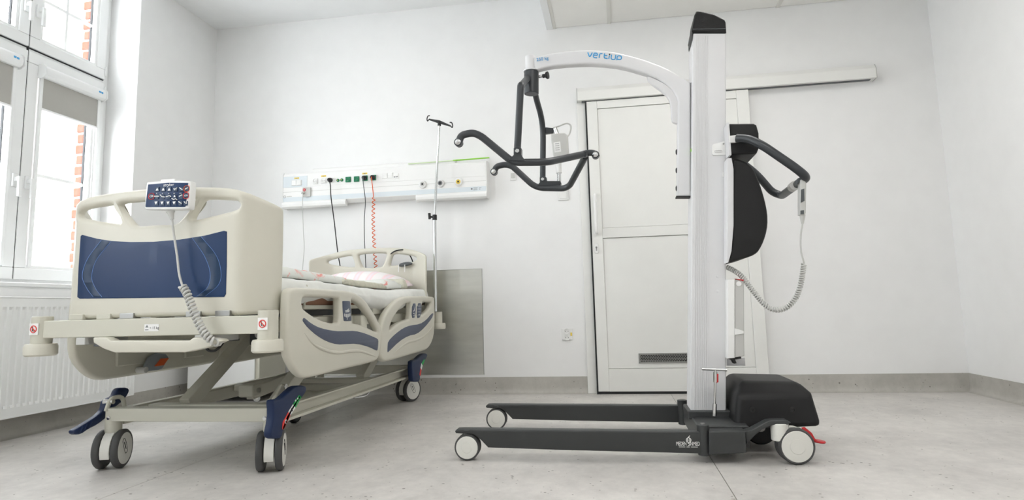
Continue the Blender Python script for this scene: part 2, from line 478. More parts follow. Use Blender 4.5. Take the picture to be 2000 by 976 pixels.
def window(n, W, label):
    y0, y1, z0, z1 = W
    t = thing('window_%d' % n, label, 'window', (XF, (y0+y1)/2, z0), kind='structure')
    zt = 2.245; ym = (y0+y1)/2+.035
    b = BM(); ring(b, XF-.07, XF-.004, y0, y1, z0+.025, z1, .05, .035, .03)
    box(b, XF-.07, XF-.004, y0+.05, y1-.05, zt-.03, zt+.03)
    mk('frame', b, PVC, t, bevel=.004)
    mk('window_sill', bx(XF-.01, XL+.012, y0, y1, z0, z0+.024), PVC, t, bevel=.006)
    mk('meeting_seal', bx(XF-.05, XF+.006, ym-.0035, ym+.0035, z0+.06, z1-.03), GASKET, t, flat=True)
    mk('transom_seal', bx(XF-.004, XF+.002, y0+.05, y1-.045, zt+.006, zt+.013), GASKET, t, flat=True)
    for (sa, sb) in ((y0+.042, ym-.003), (ym+.003, y1-.042)):
        for (ka, kb, up) in ((z0+.055, zt-.012, 0), (zt+.012, z1-.022, 1)):
            b = BM(); ring(b, XF-.055, XF+.012, sa, sb, ka, kb, .07, .07)
            s = mk('sash', b, PVC, t, bevel=.005)
            b = BM(); ring(b, XF-.03, XF+.004, sa+.068, sb-.068, ka+.068, kb-.068, .02, .02); mk('glazing_bead', b, PVC, s, bevel=.003)
            b = BM(); ring(b, XF-.046, XF-.0305, sa+.086, sb-.086, ka+.086, kb-.086, .005, .005); mk('gasket', b, GASKET, s, flat=True)
            mk('pane', bx(XF-.042, XF-.036, sa+.072, sb-.072, ka+.072, kb-.072), GLASS, s, flat=True)
            if up:
                zz = (ka+kb)/2+.02; yy = (sa+sb)/2
                mk('glazing_bar', bx(XF-.043, XF-.030, sa+.08, sb-.08, zz-.011, zz+.011), PVC, s, bevel=.003)
                mk('glazing_bar', bx(XF-.0432, XF-.0298, yy-.010, yy+.010, ka+.08, kb-.08), PVC, s, bevel=.003)
            else:
                zz = 1.50
                mk('glazing_bar', bx(XF-.043, XF-.030, sa+.08, sb-.08, zz-.011, zz+.011), PVC, s, bevel=.003)
            # handle next to the meeting stile
            hy = (sb-.035) if sb < ym else (sa+.04)
            hz = 1.43 if not up else (2.50)
            b = BM(); box(b, XF+.010, XF+.024, hy-.017, hy+.017, hz-.04, hz+.04); mk('handle_rose', b, PVC, s, bevel=.005)
            b = BM(); prism(b, [(XF+.022, hy-.011, hz+.015), (XF+.058, hy-.012, hz+.022), (XF+.062, hy-.012, hz-.10), (XF+.046, hy-.012, hz-.10), (XF+.044, hy-.011, hz-.008), (XF+.022, hy-.011, hz-.008)], (0, .024, 0))
            mk('handle', b, PVC, s, bevel=.004)
            # hinge on the jamb side
            ey = sa if sb < ym else sb
            for ez in (ka+.06, kb-.06):
                b = BM(); cyl(b, (XF+.016, ey, ez-.03), (XF+.016, ey, ez+.03), .007, 10); mk('hinge', b, PVC, s)
    return t
window(1, W1, 'white double casement window with fanlights above the radiator')
window(2, W2_ADDED, 'unseen double casement window added for daylight nearer the viewer')
YM1 = (W1[0]+W1[1])/2+.035

# roller blinds on the lower sashes of the window in view
def blind(sa, sb, zb, label):
    z1 = 2.135
    t = thing('roller_blind', label, 'blind', (XF+.03, (sa+sb)/2, z1-.05), 'roller blinds on the window')
    b = BM(); prism(b, [(XF+.013, sa, z1+.035), (XF+.040, sa, z1+.035), (XF+.058, sa, z1+.02), (XF+.064, sa, z1-.005), (XF+.058, sa, z1-.03), (XF+.040, sa, z1-.042), (XF+.013, sa, z1-.042)], (0, sb-sa, 0))
    mk('cassette', b, PVC, t, bevel=.004)
    for yy in (sa, sb):
        b = BM(); s = -.004 if yy == sa else 0
        prism(b, [(XF+.012, yy+s, z1+.04), (XF+.045, yy+s, z1+.04), (XF+.068, yy+s, z1+.022), (XF+.070, yy+s, z1-.03), (XF+.045, yy+s, z1-.05), (XF+.012, yy+s, z1-.05)], (0, .005, 0))
        mk('end_cap', b, PVC, t, bevel=.001)
    for yy in (sa+.004, sb-.026):
        mk('side_guide', bx(XF+.012, XF+.026, yy, yy+.022, .93, z1-.04), PVC, t, bevel=.003)
    mk('blind_fabric', bx(XF+.0175, XF+.0195, sa+.022, sb-.022, zb, z1-.03), BLIND, t, flat=True)
    b = BM(); cyl(b, (XF+.0185, sa+.02, zb-.006), (XF+.0185, sb-.02, zb-.006), .0085, 12); mk('bottom_bar', b, PVC, t)
    b = BM(); box(b, XF+.0625, XF+.0645, sb-.066, sb-.050, z1-.006, z1+.006); box(b, XF+.0625, XF+.0645, sb-.046, sb-.032, z1-.007, z1+.005); mk('blue_mark', b, LBLUE, t, flat=True)
    return t
blind(YM1+.072, W1[1]-.075, 1.905, 'grey roller blind drawn a short way down on the window half nearer the corner')
blind(W1[0]+.075, YM1-.072, 1.86, 'grey roller blind cut off by the left edge of the photo')

# brick reveal outside the window
t = thing('wall_outside', 'red brick reveal with pale mortar seen through the window', 'wall', (-3.6, 3.8, .7), kind='structure')
mk('mortar', bx(-4.05, -3.548, 3.708, 4.05, .6, 3.2), MORTAR, t, flat=True)
zz = .62; k = 0
bmB = [bx(-.055, .055, -.05, .05, -.030, .030) for _ in range(1)]
bmesh.ops.bevel(bmB[0], geom=bmB[0].edges[:], offset=.006, segments=1, affect='EDGES')
me_b = bpy.data.meshes.new('brick'); bmB[0].to_mesh(me_b); bmB[0].free(); me_b.materials.append(BRICK)
while zz < 3.15:
    o = bpy.data.objects.new('brick', me_b); COL.objects.link(o); o.parent = t; o.matrix_parent_inverse = t.matrix_basis.inverted()
    o.location = (-3.566-(.012 if k % 2 else 0)-random.uniform(0, .006), 3.750, zz+.035); o.rotation_euler = (0, random.uniform(-.04, .04), random.uniform(-.05, .05))
    zz += .075; k += 1

# ------------------------------------------------------------------ radiator
RX = -3.095
t = thing('radiator', 'white ribbed panel radiator under the window', 'radiator', (RX, 2.8, .13))
y0, y1, z0, z1 = 1.9, 3.70, .128, .735
b = BM(); n = int((y1-y0-.03)/.0365)
def rib_profile():
    pts = [(0, y0)]
    for k in range(n):
        c = y0+.03+(k+.5)*.0365
        pts += [(0, c-.0125), (-.007, c-.008), (-.007, c+.008), (0, c+.0125)]
    pts.append((0, y1)); return pts
pr_ = rib_profile()
rows = [(z1, 0), (z1-.045, 0), (z1-.060, 1), (z0+.060, 1), (z0+.045, 0), (z0, 0)]
grid = [[b.verts.new((RX+(dx*f), yy, zz)) for dx, yy in pr_] for zz, f in rows]
for i in range(len(rows)-1):
    for k in range(len(pr_)-1): b.faces.new((grid[i][k], grid[i+1][k], grid[i+1][k+1], grid[i][k+1]))
box(b, RX-.012, RX-.008, y0, y1, z0, z1)
mk('front_panel', b, ENAMEL, t, ang=25)
mk('rim_top', bx(RX-.016, RX+.003, y0, y1, z1, z1+.008), ENAMEL, t, bevel=.003)
mk('rim_bottom', bx(RX-.016, RX+.003, y0, y1, z0-.008, z0), ENAMEL, t, bevel=.003)
mk('side_cap', bx(RX-.085, RX+.002, y1, y1+.004, z0-.006, z1+.006), ENAMEL, t, bevel=.0015)
mk('side_cap', bx(RX-.085, RX+.002, y0-.004, y0, z0-.006, z1+.006), ENAMEL, t, bevel=.0015)
b = BM()
for k in range(60): box(b, RX-.08, RX-.018, y0+.01+k*(y1-y0-.02)/60, y0+.028+k*(y1-y0-.02)/60, z1-.004, z1+.002)
o = mk('top_grille', b, ENAMEL, t, flat=True); o['kind'] = 'stuff'
mk('rear_panel', bx(RX-.085, RX-.075, y0, y1, z0, z1), ENAMEL, t, flat=True)
b = BM(); cyl(b, (RX-.03, y1+.004, z0+.03), (RX-.03, y1+.022, z0+.03), .011, 8); cyl(b, (RX-.03, y1+.022, z0+.03), (RX-.03, y1+.034, z0+.03), .008, 12, .004); mk('vent_plug', b, CHROME, t)
for yy in (y0+.3, y1-.34): mk('wall_bracket', bx(XL, RX-.08, yy, yy+.04, .2, .66), ENAMEL, t, flat=True)

# ------------------------------------------------------------------ sliding door
YD = 4.525   # face of the door leaf
t = thing('door_1', 'white sliding door with vent grille and bar handle', 'door', (.42, YD, 0), kind='structure')
DX0, DX1 = -.147, 1.005
LZ0, LZ1 = .018, 2.112
XA, XB = DX0+.083, DX1-.083
def dpart(name, *a, bevel=.003): return mk(name, bx(*a), DOORM, t, bevel=bevel)
dpart('stile', DX0+.006, XA, YD, YD+.04, LZ0, LZ1)
dpart('stile', XB, DX1, YD, YD+.04, LZ0, LZ1)
dpart('rail', XA, XB, YD, YD+.04, LZ1-.058, LZ1)
dpart('rail', XA, XB, YD, YD+.04, LZ0, .172)
mk('kick_strip', bx(XA, XB, YD-.0015, YD+.002, LZ0, .045), DOORM, t, bevel=.001)
dpart('rail', XA, XB, YD, YD+.04, 1.094, 1.166)
dpart('panel', XA, XB, YD+.009, YD+.03, 1.168, LZ1-.06)
dpart('panel', XA, XB, YD+.009, YD+.03, .174, 1.092)
mk('black_edge_strip', bx(DX0-.004, DX0+.006, YD-.001, YB-.002, 0, LZ1+.004), GASKET, t, flat=True)  # black strip filling the gap between casing and leaf
mk('floor_seal', bx(DX0+.006, DX1-.01, YD+.004, YD+.036, 0, LZ0), GASKET, t, flat=True)
b = BM(); hx, hy = -.106, YD-.042
tube(b, fillet([(hx, YD, 1.405), (hx, hy, 1.405), (hx, hy, 1.135), (hx, YD, 1.135)], .03, 6), .0115, 14); mk('door_handle', b, WHITEP, t)
b = BM()
for zz in (1.405, 1.135): cyl(b, (hx, YD, zz), (hx, YD-.006, zz), .018, 18)
mk('handle_rose', b, WHITEP, t)
o = mk('lock_plate', plate_mesh(chaikin([(-.017, -.038), (.017, -.038), (.017, .038), (-.017, .038)], 3), [], .008, .002, lambda a, c, d: (-.112+a, YD-.004+d, 1.022+c)), WHITEP, t)
b = BM(); cyl(b, (-.112, YD-.007, 1.028), (-.112, YD-.014, 1.028), .0075, 14); box(b, -.1165, -.1075, YD-.013, YD-.007, 1.004, 1.028); mk('lock_cylinder', b, ALU, o)
b = BM(); cyl(b, (-.112, YD-.0135, 1.028), (-.112, YD-.0146, 1.028), .0028, 10); box(b, -.1128, -.1112, YD-.0146, YD-.013, 1.016, 1.026); mk('keyhole', b, GASKET, o)
# vent grille
gx0, gx1, gz0, gz1 = .147, .72, .208, .277
b = BM(); ring_w = .01
box(b, gx0, gx1, YD+.001, YD+.009, gz0, gz0+ring_w); box(b, gx0, gx1, YD+.001, YD+.009, gz1-ring_w, gz1); box(b, gx0, gx0+ring_w, YD+.001, YD+.009, gz0, gz1); box(b, gx1-ring_w, gx1, YD+.001, YD+.009, gz0, gz1)
o = mk('vent_grille', b, ALU, t, bevel=.001)
mk('vent_dark_backing', bx(gx0+.004, gx1-.004, YD+.0085, YD+.0088, gz0+.004, gz1-.004), INK, o, flat=True)
b = BM(); rz = (gz1-gz0-.02)/5
for r in range(6):
    zz = gz0+.01+r*rz; box(b, gx0+.008, gx1-.008, YD+.003, YD+.007, zz-.0014, zz+.0014)
for r in range(5):
    xx = gx0+.012+(.007 if r % 2 else 0)
    while xx < gx1-.012:
        zz = gz0+.01+r*rz; box(b, xx-.0014, xx+.0014, YD+.0032, YD+.0068, zz, zz+rz); xx += .0165
g = mk('perforated_plate', b, ALU, o, flat=True); g['kind'] = 'stuff'
# casing
b = BM(); box(b, DX0-.068, DX0-.004, YB-.025, YB, 0, LZ1+.01); mk('casing', b, DOORM, t, bevel=.003)
# guide cover box above the door
tr0, tr1 = -.205, 1.845
t2 = thing('trim_1', 'long white cover box of the sliding door track', 'track cover', (.8, YB, 2.13), kind='structure')
zt = 2.118
b = BM(); prism(b, [(tr0, YB, zt), (tr0, YD-.025, zt), (tr0, YD-.025, zt+.068), (tr0, YD-.005, zt+.1), (tr0, YB, zt+.1)], (tr1-tr0, 0, 0)); mk('track_cover', b, DOORM, t2, bevel=.002)
for xx in (tr0-.004, tr1):
    b = BM(); prism(b, [(xx, YB, zt-.002), (xx, YD-.027, zt-.002), (xx, YD-.027, zt+.068), (xx, YD-.006, zt+.102), (xx, YB, zt+.102)], (.004, 0, 0)); mk('end_cap', b, GREYP, t2)
mk('guide_rail', bx(tr0+.03, tr1-.03, YD+.002, YD+.03, zt-.004, zt+.01), DGREYP, t2, flat=True)
mk('upper_casing', bx(DX1-.075, DX1+.005, YD+.041, YB, 0, LZ1), DOORM, t, flat=True)

# ------------------------------------------------------------------ wall fittings
def wallrect(px0, py0, px1, py1, y):
    a = at(px0, py0, y=y); c = at(px1, py1, y=y)
    return min(a.x, c.x), max(a.x, c.x), min(a.z, c.z), max(a.z, c.z)

t = thing('steel_wall_panel', 'brushed steel impact sheet on the wall behind the bed head', 'wall panel', (-1.62, YB, .14))
mk('sheet', bx(-2.27, -.968, YB-.004, YB, .139, .908), STEEL, t, bevel=.0008)
mk('edge_trim', bx(-.968, -.964, YB-.006, YB, .137, .910), ALU, t, flat=True)
mk('edge_trim', bx(-2.27, -.968, YB-.005, YB, .908, .911), ALU, t, flat=True)

def socket_round(bm, x, z, y, r): lathe(bm, [(r, -.002), (r, .006), (r*.86, .006), (r*.82, .0012), (0, .0012)], (x, y, z), (0, -1, 0), 24)
t = thing('wall_socket', 'white double wall socket with a yellow tag low beside the door', 'socket', (-.347, YB, .366))
mk('cover_plate', bx(-.386, -.308, YB-.010, YB, .376, .456), WHITEP, t, bevel=.003)
for zz in (.437, .392):
    b = BM(); socket_round(b, -.350, zz, YB-.010, .021); s = mk('socket_well', b, WHITEP, t)
    b = BM()
    for dx in (-.0095, .0095): cyl(b, (-.350+dx, YB-.0105, zz), (-.350+dx, YB-.0118, zz), .0027, 10)
    mk('contact_hole', b, INK, s)
    b = BM(); cyl(b, (-.350, YB-.0105, zz+.010), (-.350, YB-.019, zz+.010), .0022, 10); mk('earth_pin', b, CHROME, s)
mk('yellow_tag', bx(-.325, -.313, YB-.0115, YB-.0095, .404, .428), YELLOW, t, flat=True)

t = thing('light_switch', 'white rocker light switch left of the door', 'switch', (-.339, YB, 1.39))
mk('cover_plate', bx(-.379, -.299, YB-.009, YB, 1.393, 1.473), WHITEP, t, bevel=.003)
mk('rocker', bx(-.367, -.311, YB-.014, YB-.009, 1.404, 1.462), WHITEP, t, bevel=.003)
t = thing('wall_outlet', 'small white outlet plate between the bed-head unit and the light switch', 'socket', (-.712, YB, 1.565))
mk('cover_plate', bx(-.735, -.69, YB-.009, YB, 1.565, 1.633), WHITEP, t, bevel=.003)
mk('insert', bx(-.727, -.698, YB-.012, YB-.009, 1.58, 1.618), GREYP, t, bevel=.002)

# ------------------------------------------------------------------ bed-head supply unit
YU = 4.50; UX0, UX1 = -2.535, -.897; UZ0, UZ1 = 1.43, 1.715
t = thing('bedhead_unit', 'long white bed-head supply panel with sockets and gas outlets', 'supply panel', ((UX0+UX1)/2, YB, UZ0))
def extr(name, prof, x0, x1, m, bevel=.003):
    b = BM(); prism(b, [(x0, y, z) for y, z in prof], (x1-x0, 0, 0)); return mk(name, b, m, t, bevel=bevel)
extr('housing', [(YB, UZ0+.026), (YU+.034, UZ0+.026), (YU, UZ0+.048), (YU, UZ1-.02), (YU+.012, UZ1-.004), (YB, UZ1-.004)], UX0+.006, UX1-.006, WHITEP)
for xx in (UX0, UX1-.006):
    extr('end_cap', [(YB, UZ0), (YU+.012, UZ0), (YU-.004, UZ0+.018), (YU-.004, UZ1-.015), (YU+.01, UZ1), (YB, UZ1)], xx, xx+.006, WHITEP, .002)
xm0, xm1 = at(676, 400, y=YU).x, at(812.7, 392, y=YU).x
def lip(x0, x1):
    extr('lower_lip', [(YU, UZ0+.048), (YU-.010, UZ0+.046), (YU-.016, UZ0+.030), (YU-.012, UZ0+.010), (YU+.004, UZ0-.002), (YU+.03, UZ0-.002), (YU+.03, UZ0+.048)], x0, x1, WHITEP, .003)
lip(UX0+.002, xm0); lip(xm1, UX1-.002)
xt0 = at(607, 340, y=YU).x; xt1 = at(888, 318, y=YU).x
extr('upper_cover', [(YU+.02, UZ1-.012), (YU+.02, UZ1+.018), (YU+.035, UZ1+.028), (YB, UZ1+.028), (YB, UZ1-.012)], xt0, xt1, WHITEP, .004)
extr('lower_strip', [(YU-.001, UZ0+.052), (YU+.002, UZ0+.052), (YU+.002, UZ0+.088), (YU-.001, UZ0+.088)], UX0+.007, UX1-.007, SHEENB, 0)
extr('socket_strip', [(YU-.002, UZ0+.165), (YU+.002, UZ0+.165), (YU+.002, UZ0+.252), (YU-.002, UZ0+.252)], UX0+.007, at(600, 360, y=YU).x, SHEENB, .001)
extr('socket_strip', [(YU-.002, UZ0+.165), (YU+.002, UZ0+.165), (YU+.002, UZ0+.252), (YU-.002, UZ0+.252)], at(600, 360, y=YU).x+.001, UX1-.007, WHITEP, .001)
extr('joint_line', [(YU-.0012, UZ0+.128), (YU+.002, UZ0+.128), (YU+.002, UZ0+.130), (YU-.0012, UZ0+.130)], UX0+.007, UX1-.007, GREYP, 0)
for (pa, qa), (pb2, qb), mm in (((797, 319), (885, 312.2), PALEG), ((885, 312), (955, 306.5), LIME)):
    b = BM(); prism(b, [at(pa, qa, y=YU+.01), at(pb2, qb, y=YU+.01), at(pb2, qb+1.5, y=YU+.01), at(pa, qa+1.5, y=YU+.01)], (0, .02, 0)); mk('green_strip', b, mm, t, flat=True)
def up(cx, cy):   # pixel inside the zoomed strip -> point on the panel face
    return at(540+cx/3.905, 290+cy/3.905, y=YU-.002)
def usock(cx, cy, m, size=.042):
    p = up(cx, cy); h = size/2
    s = mk('socket', bx(p.x-h, p.x+h, YU-.010, YU, p.z-h, p.z+h), m, t, bevel=.002)
    b = BM(); lathe(b, [(h*.86, -.002), (h*.86, .004), (h*.78, .004), (h*.74, .0008), (0, .0008)], (p.x, YU-.010, p.z), (0, -1, 0), 24); mk('socket_well', b, m, s)
    b = BM()
    for dx in (-.008, .008): cyl(b, (p.x+dx, YU-.0102, p.z), (p.x+dx, YU-.0114, p.z), .0024, 8)
    mk('contact_hole', b, INK, s)
    b = BM(); cyl(b, (p.x, YU-.0102, p.z-.009), (p.x, YU-.017, p.z-.009), .0018, 8); mk('earth_pin', b, CHROME, s)
    return p
for cx, cy in ((298, 250), (360, 246)): usock(cx, cy, WHITEP)
S_BLACK = usock(415, 243, WHITEP)
for cx, cy in ((548, 237), (612, 233)): usock(cx, cy, GREEN)
S_BLK2 = usock(676, 227, GREEN); S_ORA = usock(740, 223, GREEN)
for cx, cy in ((470, 243), (499, 240)):
    p = up(cx, cy); b = BM(); lathe(b, [(.0125, 0), (.0125, .006), (.010, .007), (.0085, .012), (.005, .012), (.005, .004), (0, .004)], (p.x, YU, p.z), (0, -1, 0), 18); o = mk('equipotential_stud', b, GREEN, t)
    b = BM(); cyl(b, (p.x, YU-.004, p.z), (p.x, YU-.015, p.z), .0035, 10); mk('stud_pin', b, YELLOW, o)
p = up(155, 262); s = mk('switch_plate', bx(p.x-.042, p.x+.042, YU-.008, YU, p.z-.022, p.z+.022), WHITEP, t, bevel=.002)
for dx in (-.02, .02):
    mk('rocker', bx(p.x+dx-.018, p.x+dx+.018, YU-.012, YU-.008, p.z-.019, p.z+.019), WHITEP, s, bevel=.002)
for cx, cy in ((826, 208), (870, 204), (912, 210)):
    p = up(cx, cy); s = mk('data_outlet', bx(p.x-.0205, p.x+.0205, YU-.007, YU, p.z-.0205, p.z+.0205), WHITEP, t, bevel=.0015)
    mk('outlet_flap', bx(p.x-.017, p.x+.017, YU-.009, YU-.007, p.z-.001, p.z+.017), WHITEP, s, bevel=.001)
    if cx == 912:
        b = BM(); box(b, p.x-.015, p.x-.003, YU-.0076, YU-.006, p.z-.011, p.z-.003); box(b, p.x+.003, p.x+.015, YU-.0076, YU-.006, p.z-.011, p.z-.003); mk('port', b, INKG, s, flat=True)
for cx, cy in ((155, 226), (360, 210), (674, 190)):
    p = up(cx, cy); b = mk('yellow_tag', bx(p.x-.020, p.x+.020, YU-.0032, YU, p.z-.006, p.z+.006), YELLOW, t, flat=True)
    mk('tag_print', bx(p.x-.009, p.x+.007, YU-.0036, YU-.0031, p.z-.0022, p.z+.0022), INKG, b, flat=True)
for (cx, cy, m2) in ((1116, 273, GREYP), (1251, 265, INKG), (1389, 255, YELLOW)):
    p = up(cx, cy); b = BM(); lathe(b, [(.031, 0), (.031, .006), (.027, .012), (.021, .016), (.018, .016), (.018, .010), (0, .010)], (p.x, YU, p.z), (0, -1, 0), 28); o = mk('gas_outlet', b, WHITEP, t)
    b = BM(); lathe(b, [(.0175, .010), (.0175, .014), (.010, .017), (.0075, .017)], (p.x, YU, p.z), (0, -1, 0), 24); mk('outlet_ring', b, m2, o)
    b = BM(); cyl(b, (p.x, YU-.010, p.z), (p.x, YU-.0175, p.z), .0075, 16); mk('outlet_port', b, INK, o)
p = up(233, 333); s = mk('nurse_call_box', bx(p.x-.033, p.x+.033, YU-.014, YU, p.z-.036, p.z+.036), GREYP, t, bevel=.003)
q = up(218, 317); b = BM(); lathe(b, [(.0115, 0), (.0115, .003), (.010, .004), (0, .004)], (q.x, YU-.014, q.z), (0, -1, 0), 20); mk('call_button', b, REDP, s)
b = BM(); cyl(b, (q.x, YU-.0178, q.z+.004), (q.x, YU-.0186, q.z+.004), .0025, 12); prism(b, [(q.x-.0045, YU-.0184, q.z-.005), (q.x+.0045, YU-.0184, q.z-.005), (q.x, YU-.0184, q.z+.003)], (0, .0004, 0)); mk('call_symbol', b, LWHITE, s, flat=True)
S_CALL = up(213, 342)
b = BM(); cyl(b, (S_CALL.x, YU-.014, S_CALL.z), (S_CALL.x, YU-.03, S_CALL.z), .011, 16, .008); mk('call_jack', b, GREYP, s)
p = up(1527, 305); s = mk('rating_label', bx(p.x-.05, p.x+.05, YU-.0008, YU, p.z-.014, p.z+.014), LWHITE, t, flat=True)
b = BM()
for r in range(4): box(b, p.x-.026, p.x+.008-.006*(r % 2), YU-.0014, YU-.0008, p.z+.007-.006*r, p.z+.009-.006*r)
box(b, p.x-.044, p.x-.032, YU-.0014, YU-.0008, p.z-.006, p.z+.006)
for r in range(3): box(b, p.x+.018, p.x+.028+.008*(r == 0), YU-.0014, YU-.0008, p.z+.006-.007*r, p.z+.008-.007*r)
mk('label_print', b, INKG, s, flat=True)
p = up(62, 368); b = BM()
tube(b, [(p.x+.0095*math.cos(a), YU-.0015, p.z+.0095*math.sin(a)) for a in [k*math.pi/3 for k in range(7)]], .0012, 6)
mk('maker_mark', b, INKG, t, flat=True)
b = BM()
for k in range(4): box(b, p.x+.017+.011*k, p.x+.025+.011*k, YU-.0012, YU-.0002, p.z-.003, p.z+.004)
mk('maker_print', b, GREYP, t, flat=True)

# cables hanging from the unit
def plug(root, p, m, y0=None):
    y0 = YU-.010
    b = BM(); lathe(b, [(.0185, 0), (.0185, .012), (.015, .026), (.011, .034), (.007, .036), (0, .036)], (p.x, y0, p.z), (0, -1, 0), 20); mk('plug', b, m, root)
def pxpath(pts, y): return [at(a, c, y=(y if not isinstance(y, list) else y[i])) for i, (a, c) in enumerate(pts)]
t = thing('call_cord', 'thin grey cord hanging from the nurse call socket', 'cable', at(592, 520, y=4.46))
b = BM(); tube(b, catmull([Vector((S_CALL.x, YU-.025, S_CALL.z))]+[at(591, 400, y=4.462), at(592.5, 450, y=4.46), at(594, 485, y=4.46), at(591, 525, y=4.46), at(590, 560, y=4.46)], 6), .0026, 8); mk('cord', b, GREYP, t)
b = BM(); cyl(b, (S_CALL.x, YU-.030, S_CALL.z), (S_CALL.x, YU-.042, S_CALL.z-.006), .007, 12); mk('jack_plug', b, GREYP, t)
t = thing('power_cord', 'thick black power cord plugged into the white socket', 'cable', at(662, 530, y=4.47))
plug(t, S_BLACK, BLACKP)
b = BM(); tube(b, catmull([Vector((S_BLACK.x, YU-.045, S_BLACK.z)), at(645, 360, y=4.45), at(646.5, 385, y=4.452), at(652.5, 430, y=4.456), at(657, 470, y=4.46), at(660, 495, y=4.46), at(665, 525, y=4.465), at(668, 560, y=4.465)], 6), .0042, 8); mk('cord', b, BLACKP, t)
t = thing('power_cord', 'dark power cord in the green socket beside the orange one', 'cable', at(714, 530, y=4.47))
plug(t, S_BLK2, BLACKP)
b = BM(); tube(b, catmull([Vector((S_BLK2.x, YU-.045, S_BLK2.z)), at(709.5, 358, y=4.45), at(713.5, 392, y=4.452), at(711.5, 430, y=4.456), at(712, 470, y=4.46), at(713, 490, y=4.46), at(714.5, 525, y=4.465), at(715, 560, y=4.465)], 6), .0032, 8); mk('cord', b, DGREYP, t)
t = thing('coiled_cord', 'orange spiral cord hanging from the green socket', 'cable', at(735, 530, y=4.47))
plug(t, S_ORA, BLACKP)
p0 = Vector((S_ORA.x, YU-.045, S_ORA.z)); p1 = at(727, 360, y=4.455); p2 = at(730, 386, y=4.455)
pe = at(736, 545, y=4.46)
path = catmull([p2, at(729, 430, y=4.456), at(731, 480, y=4.458), pe], 10)
b = BM(); tube(b, catmull([p0, p1, p2], 6), .0034, 8); mk('cord', b, ORANGE, t)
b = BM(); tube(b, helix(path, .0105, .033, 14), .0032, 7); mk('spiral', b, ORANGE, t)

# ================================================================== HOSPITAL BED
BXC = -1.74
bed = thing('hospital_bed', 'cream hospital bed on casters with navy end panel', 'hospital bed', (BXC, 3.25, 0))
def yfoot(x):
    d = min(abs(x-BXC), .47)
    return 2.15 + .008*min(1, d/.355)**2 + (.15*((d-.355)/.09)**1.4 if d > .355 else 0)
# footboard, traced in (x, z) and bowed in plan
FO = [(297, 367.5), (330, 365), (376, 364), (420, 364.5), (448, 366.5), (474, 373), (510, 388), (538, 401), (545, 406), (546.5, 416), (545, 500), (541, 606), (537, 612), (450, 616.5), (297, 618.5)]
FHC = [(300, 389), (345, 388), (372, 387), (381, 389), (380, 394), (350, 430), (342, 436.5), (330, 438), (300, 438.5)]
FHR = [(394, 390), (402, 387.5), (452, 389), (463, 392), (467.5, 400), (463, 407), (450, 412), (384, 428), (374, 429), (373, 424), (388, 396)]
def f2(pts): 
    q = [at_surf(a, c, yfoot) for a, c in pts]; return [(p.x, p.z) for p in q]
def mirror_x(pts): return [(2*BXC-a, c) for a, c in pts[::-1]]
fo = f2(FO); fo[0] = (BXC, fo[0][1]); fo[-1] = (BXC, fo[-1][1]); fo = fo+mirror_x(fo)[1:-1]
fc = f2(FHC); fc[0] = (BXC, fc[0][1]); fc[-1] = (BXC, fc[-1][1]); fc = fc+mirror_x(fc)[1:-1]
fr_hole = f2(FHR); fh = [fc, fr_hole, mirror_x(fr_hole)]
cuts = [BXC-.46+.0225*k for k in range(42)]
FT = .045
def ffoot(a, c, d): return Vector((a, yfoot(a)+FT/2+d, c))
board = mk('footboard', plate_mesh(chaikin(fo, 1), [chaikin(h, 2) for h in fh], FT, .018, ffoot, 4, cuts), BED, bed, ang=50)
NP = [(158, 461), (161, 458.5), (190, 466), (218, 470.5), (255, 472.5), (300, 472), (350, 468), (400, 460), (438, 450.5), (443.5, 452), (443, 520), (441.5, 574), (438, 579.5), (300, 581.5), (156, 583), (151.5, 580), (154, 520)]
npl = f2(NP)
def skin(name, pts2, lift, m, parent, yf=yfoot, thick=.0016):
    return mk(name, plate_mesh(pts2, [], thick, .0005, lambda a, c, d: Vector((a, yf(a)-lift+d, c)), 1, [BXC-.46+.04*k for k in range(24)]), m, parent, ang=60)
skin('navy_panel', npl, .0008, NAVY, board)
def arc_line(pts, wpx, name, m, lift):
    pts = catmull([Vector((a, c, 0)) for a, c in pts], 8)
    L = [(p.x-wpx/2, p.y) for p in pts]; Rr = [(p.x+wpx/2, p.y) for p in pts]
    skin(name, f2(L+Rr[::-1]), lift, m, board, thick=.0006)
LA = [(199, 468.5), (172, 505), (161.5, 538), (170, 562), (183, 580)]; LB = [(217, 472), (189, 508), (180, 540), (187, 562), (200, 580)]
RA = [(376, 464.5), (400, 500), (411, 533), (406, 560), (385, 578.5)]; RB = [(393, 461.5), (422, 497), (432, 528), (428, 555), (402, 578)]
for A, B_ in ((LA, LB), (RA, RB)):
    band = [(p.x, p.y) for p in catmull([Vector((a, c, 0)) for a, c in A], 8)]+[(p.x, p.y) for p in catmull([Vector((a, c, 0)) for a, c in B_], 8)][::-1]
    skin('dark_band', f2(band), .0017, NAVYD, board, thick=.0006)
    arc_line(A, .9, 'blue_line', SKYLINE, .0022); arc_line(B_, .9, 'blue_line', SKYLINE, .0022)

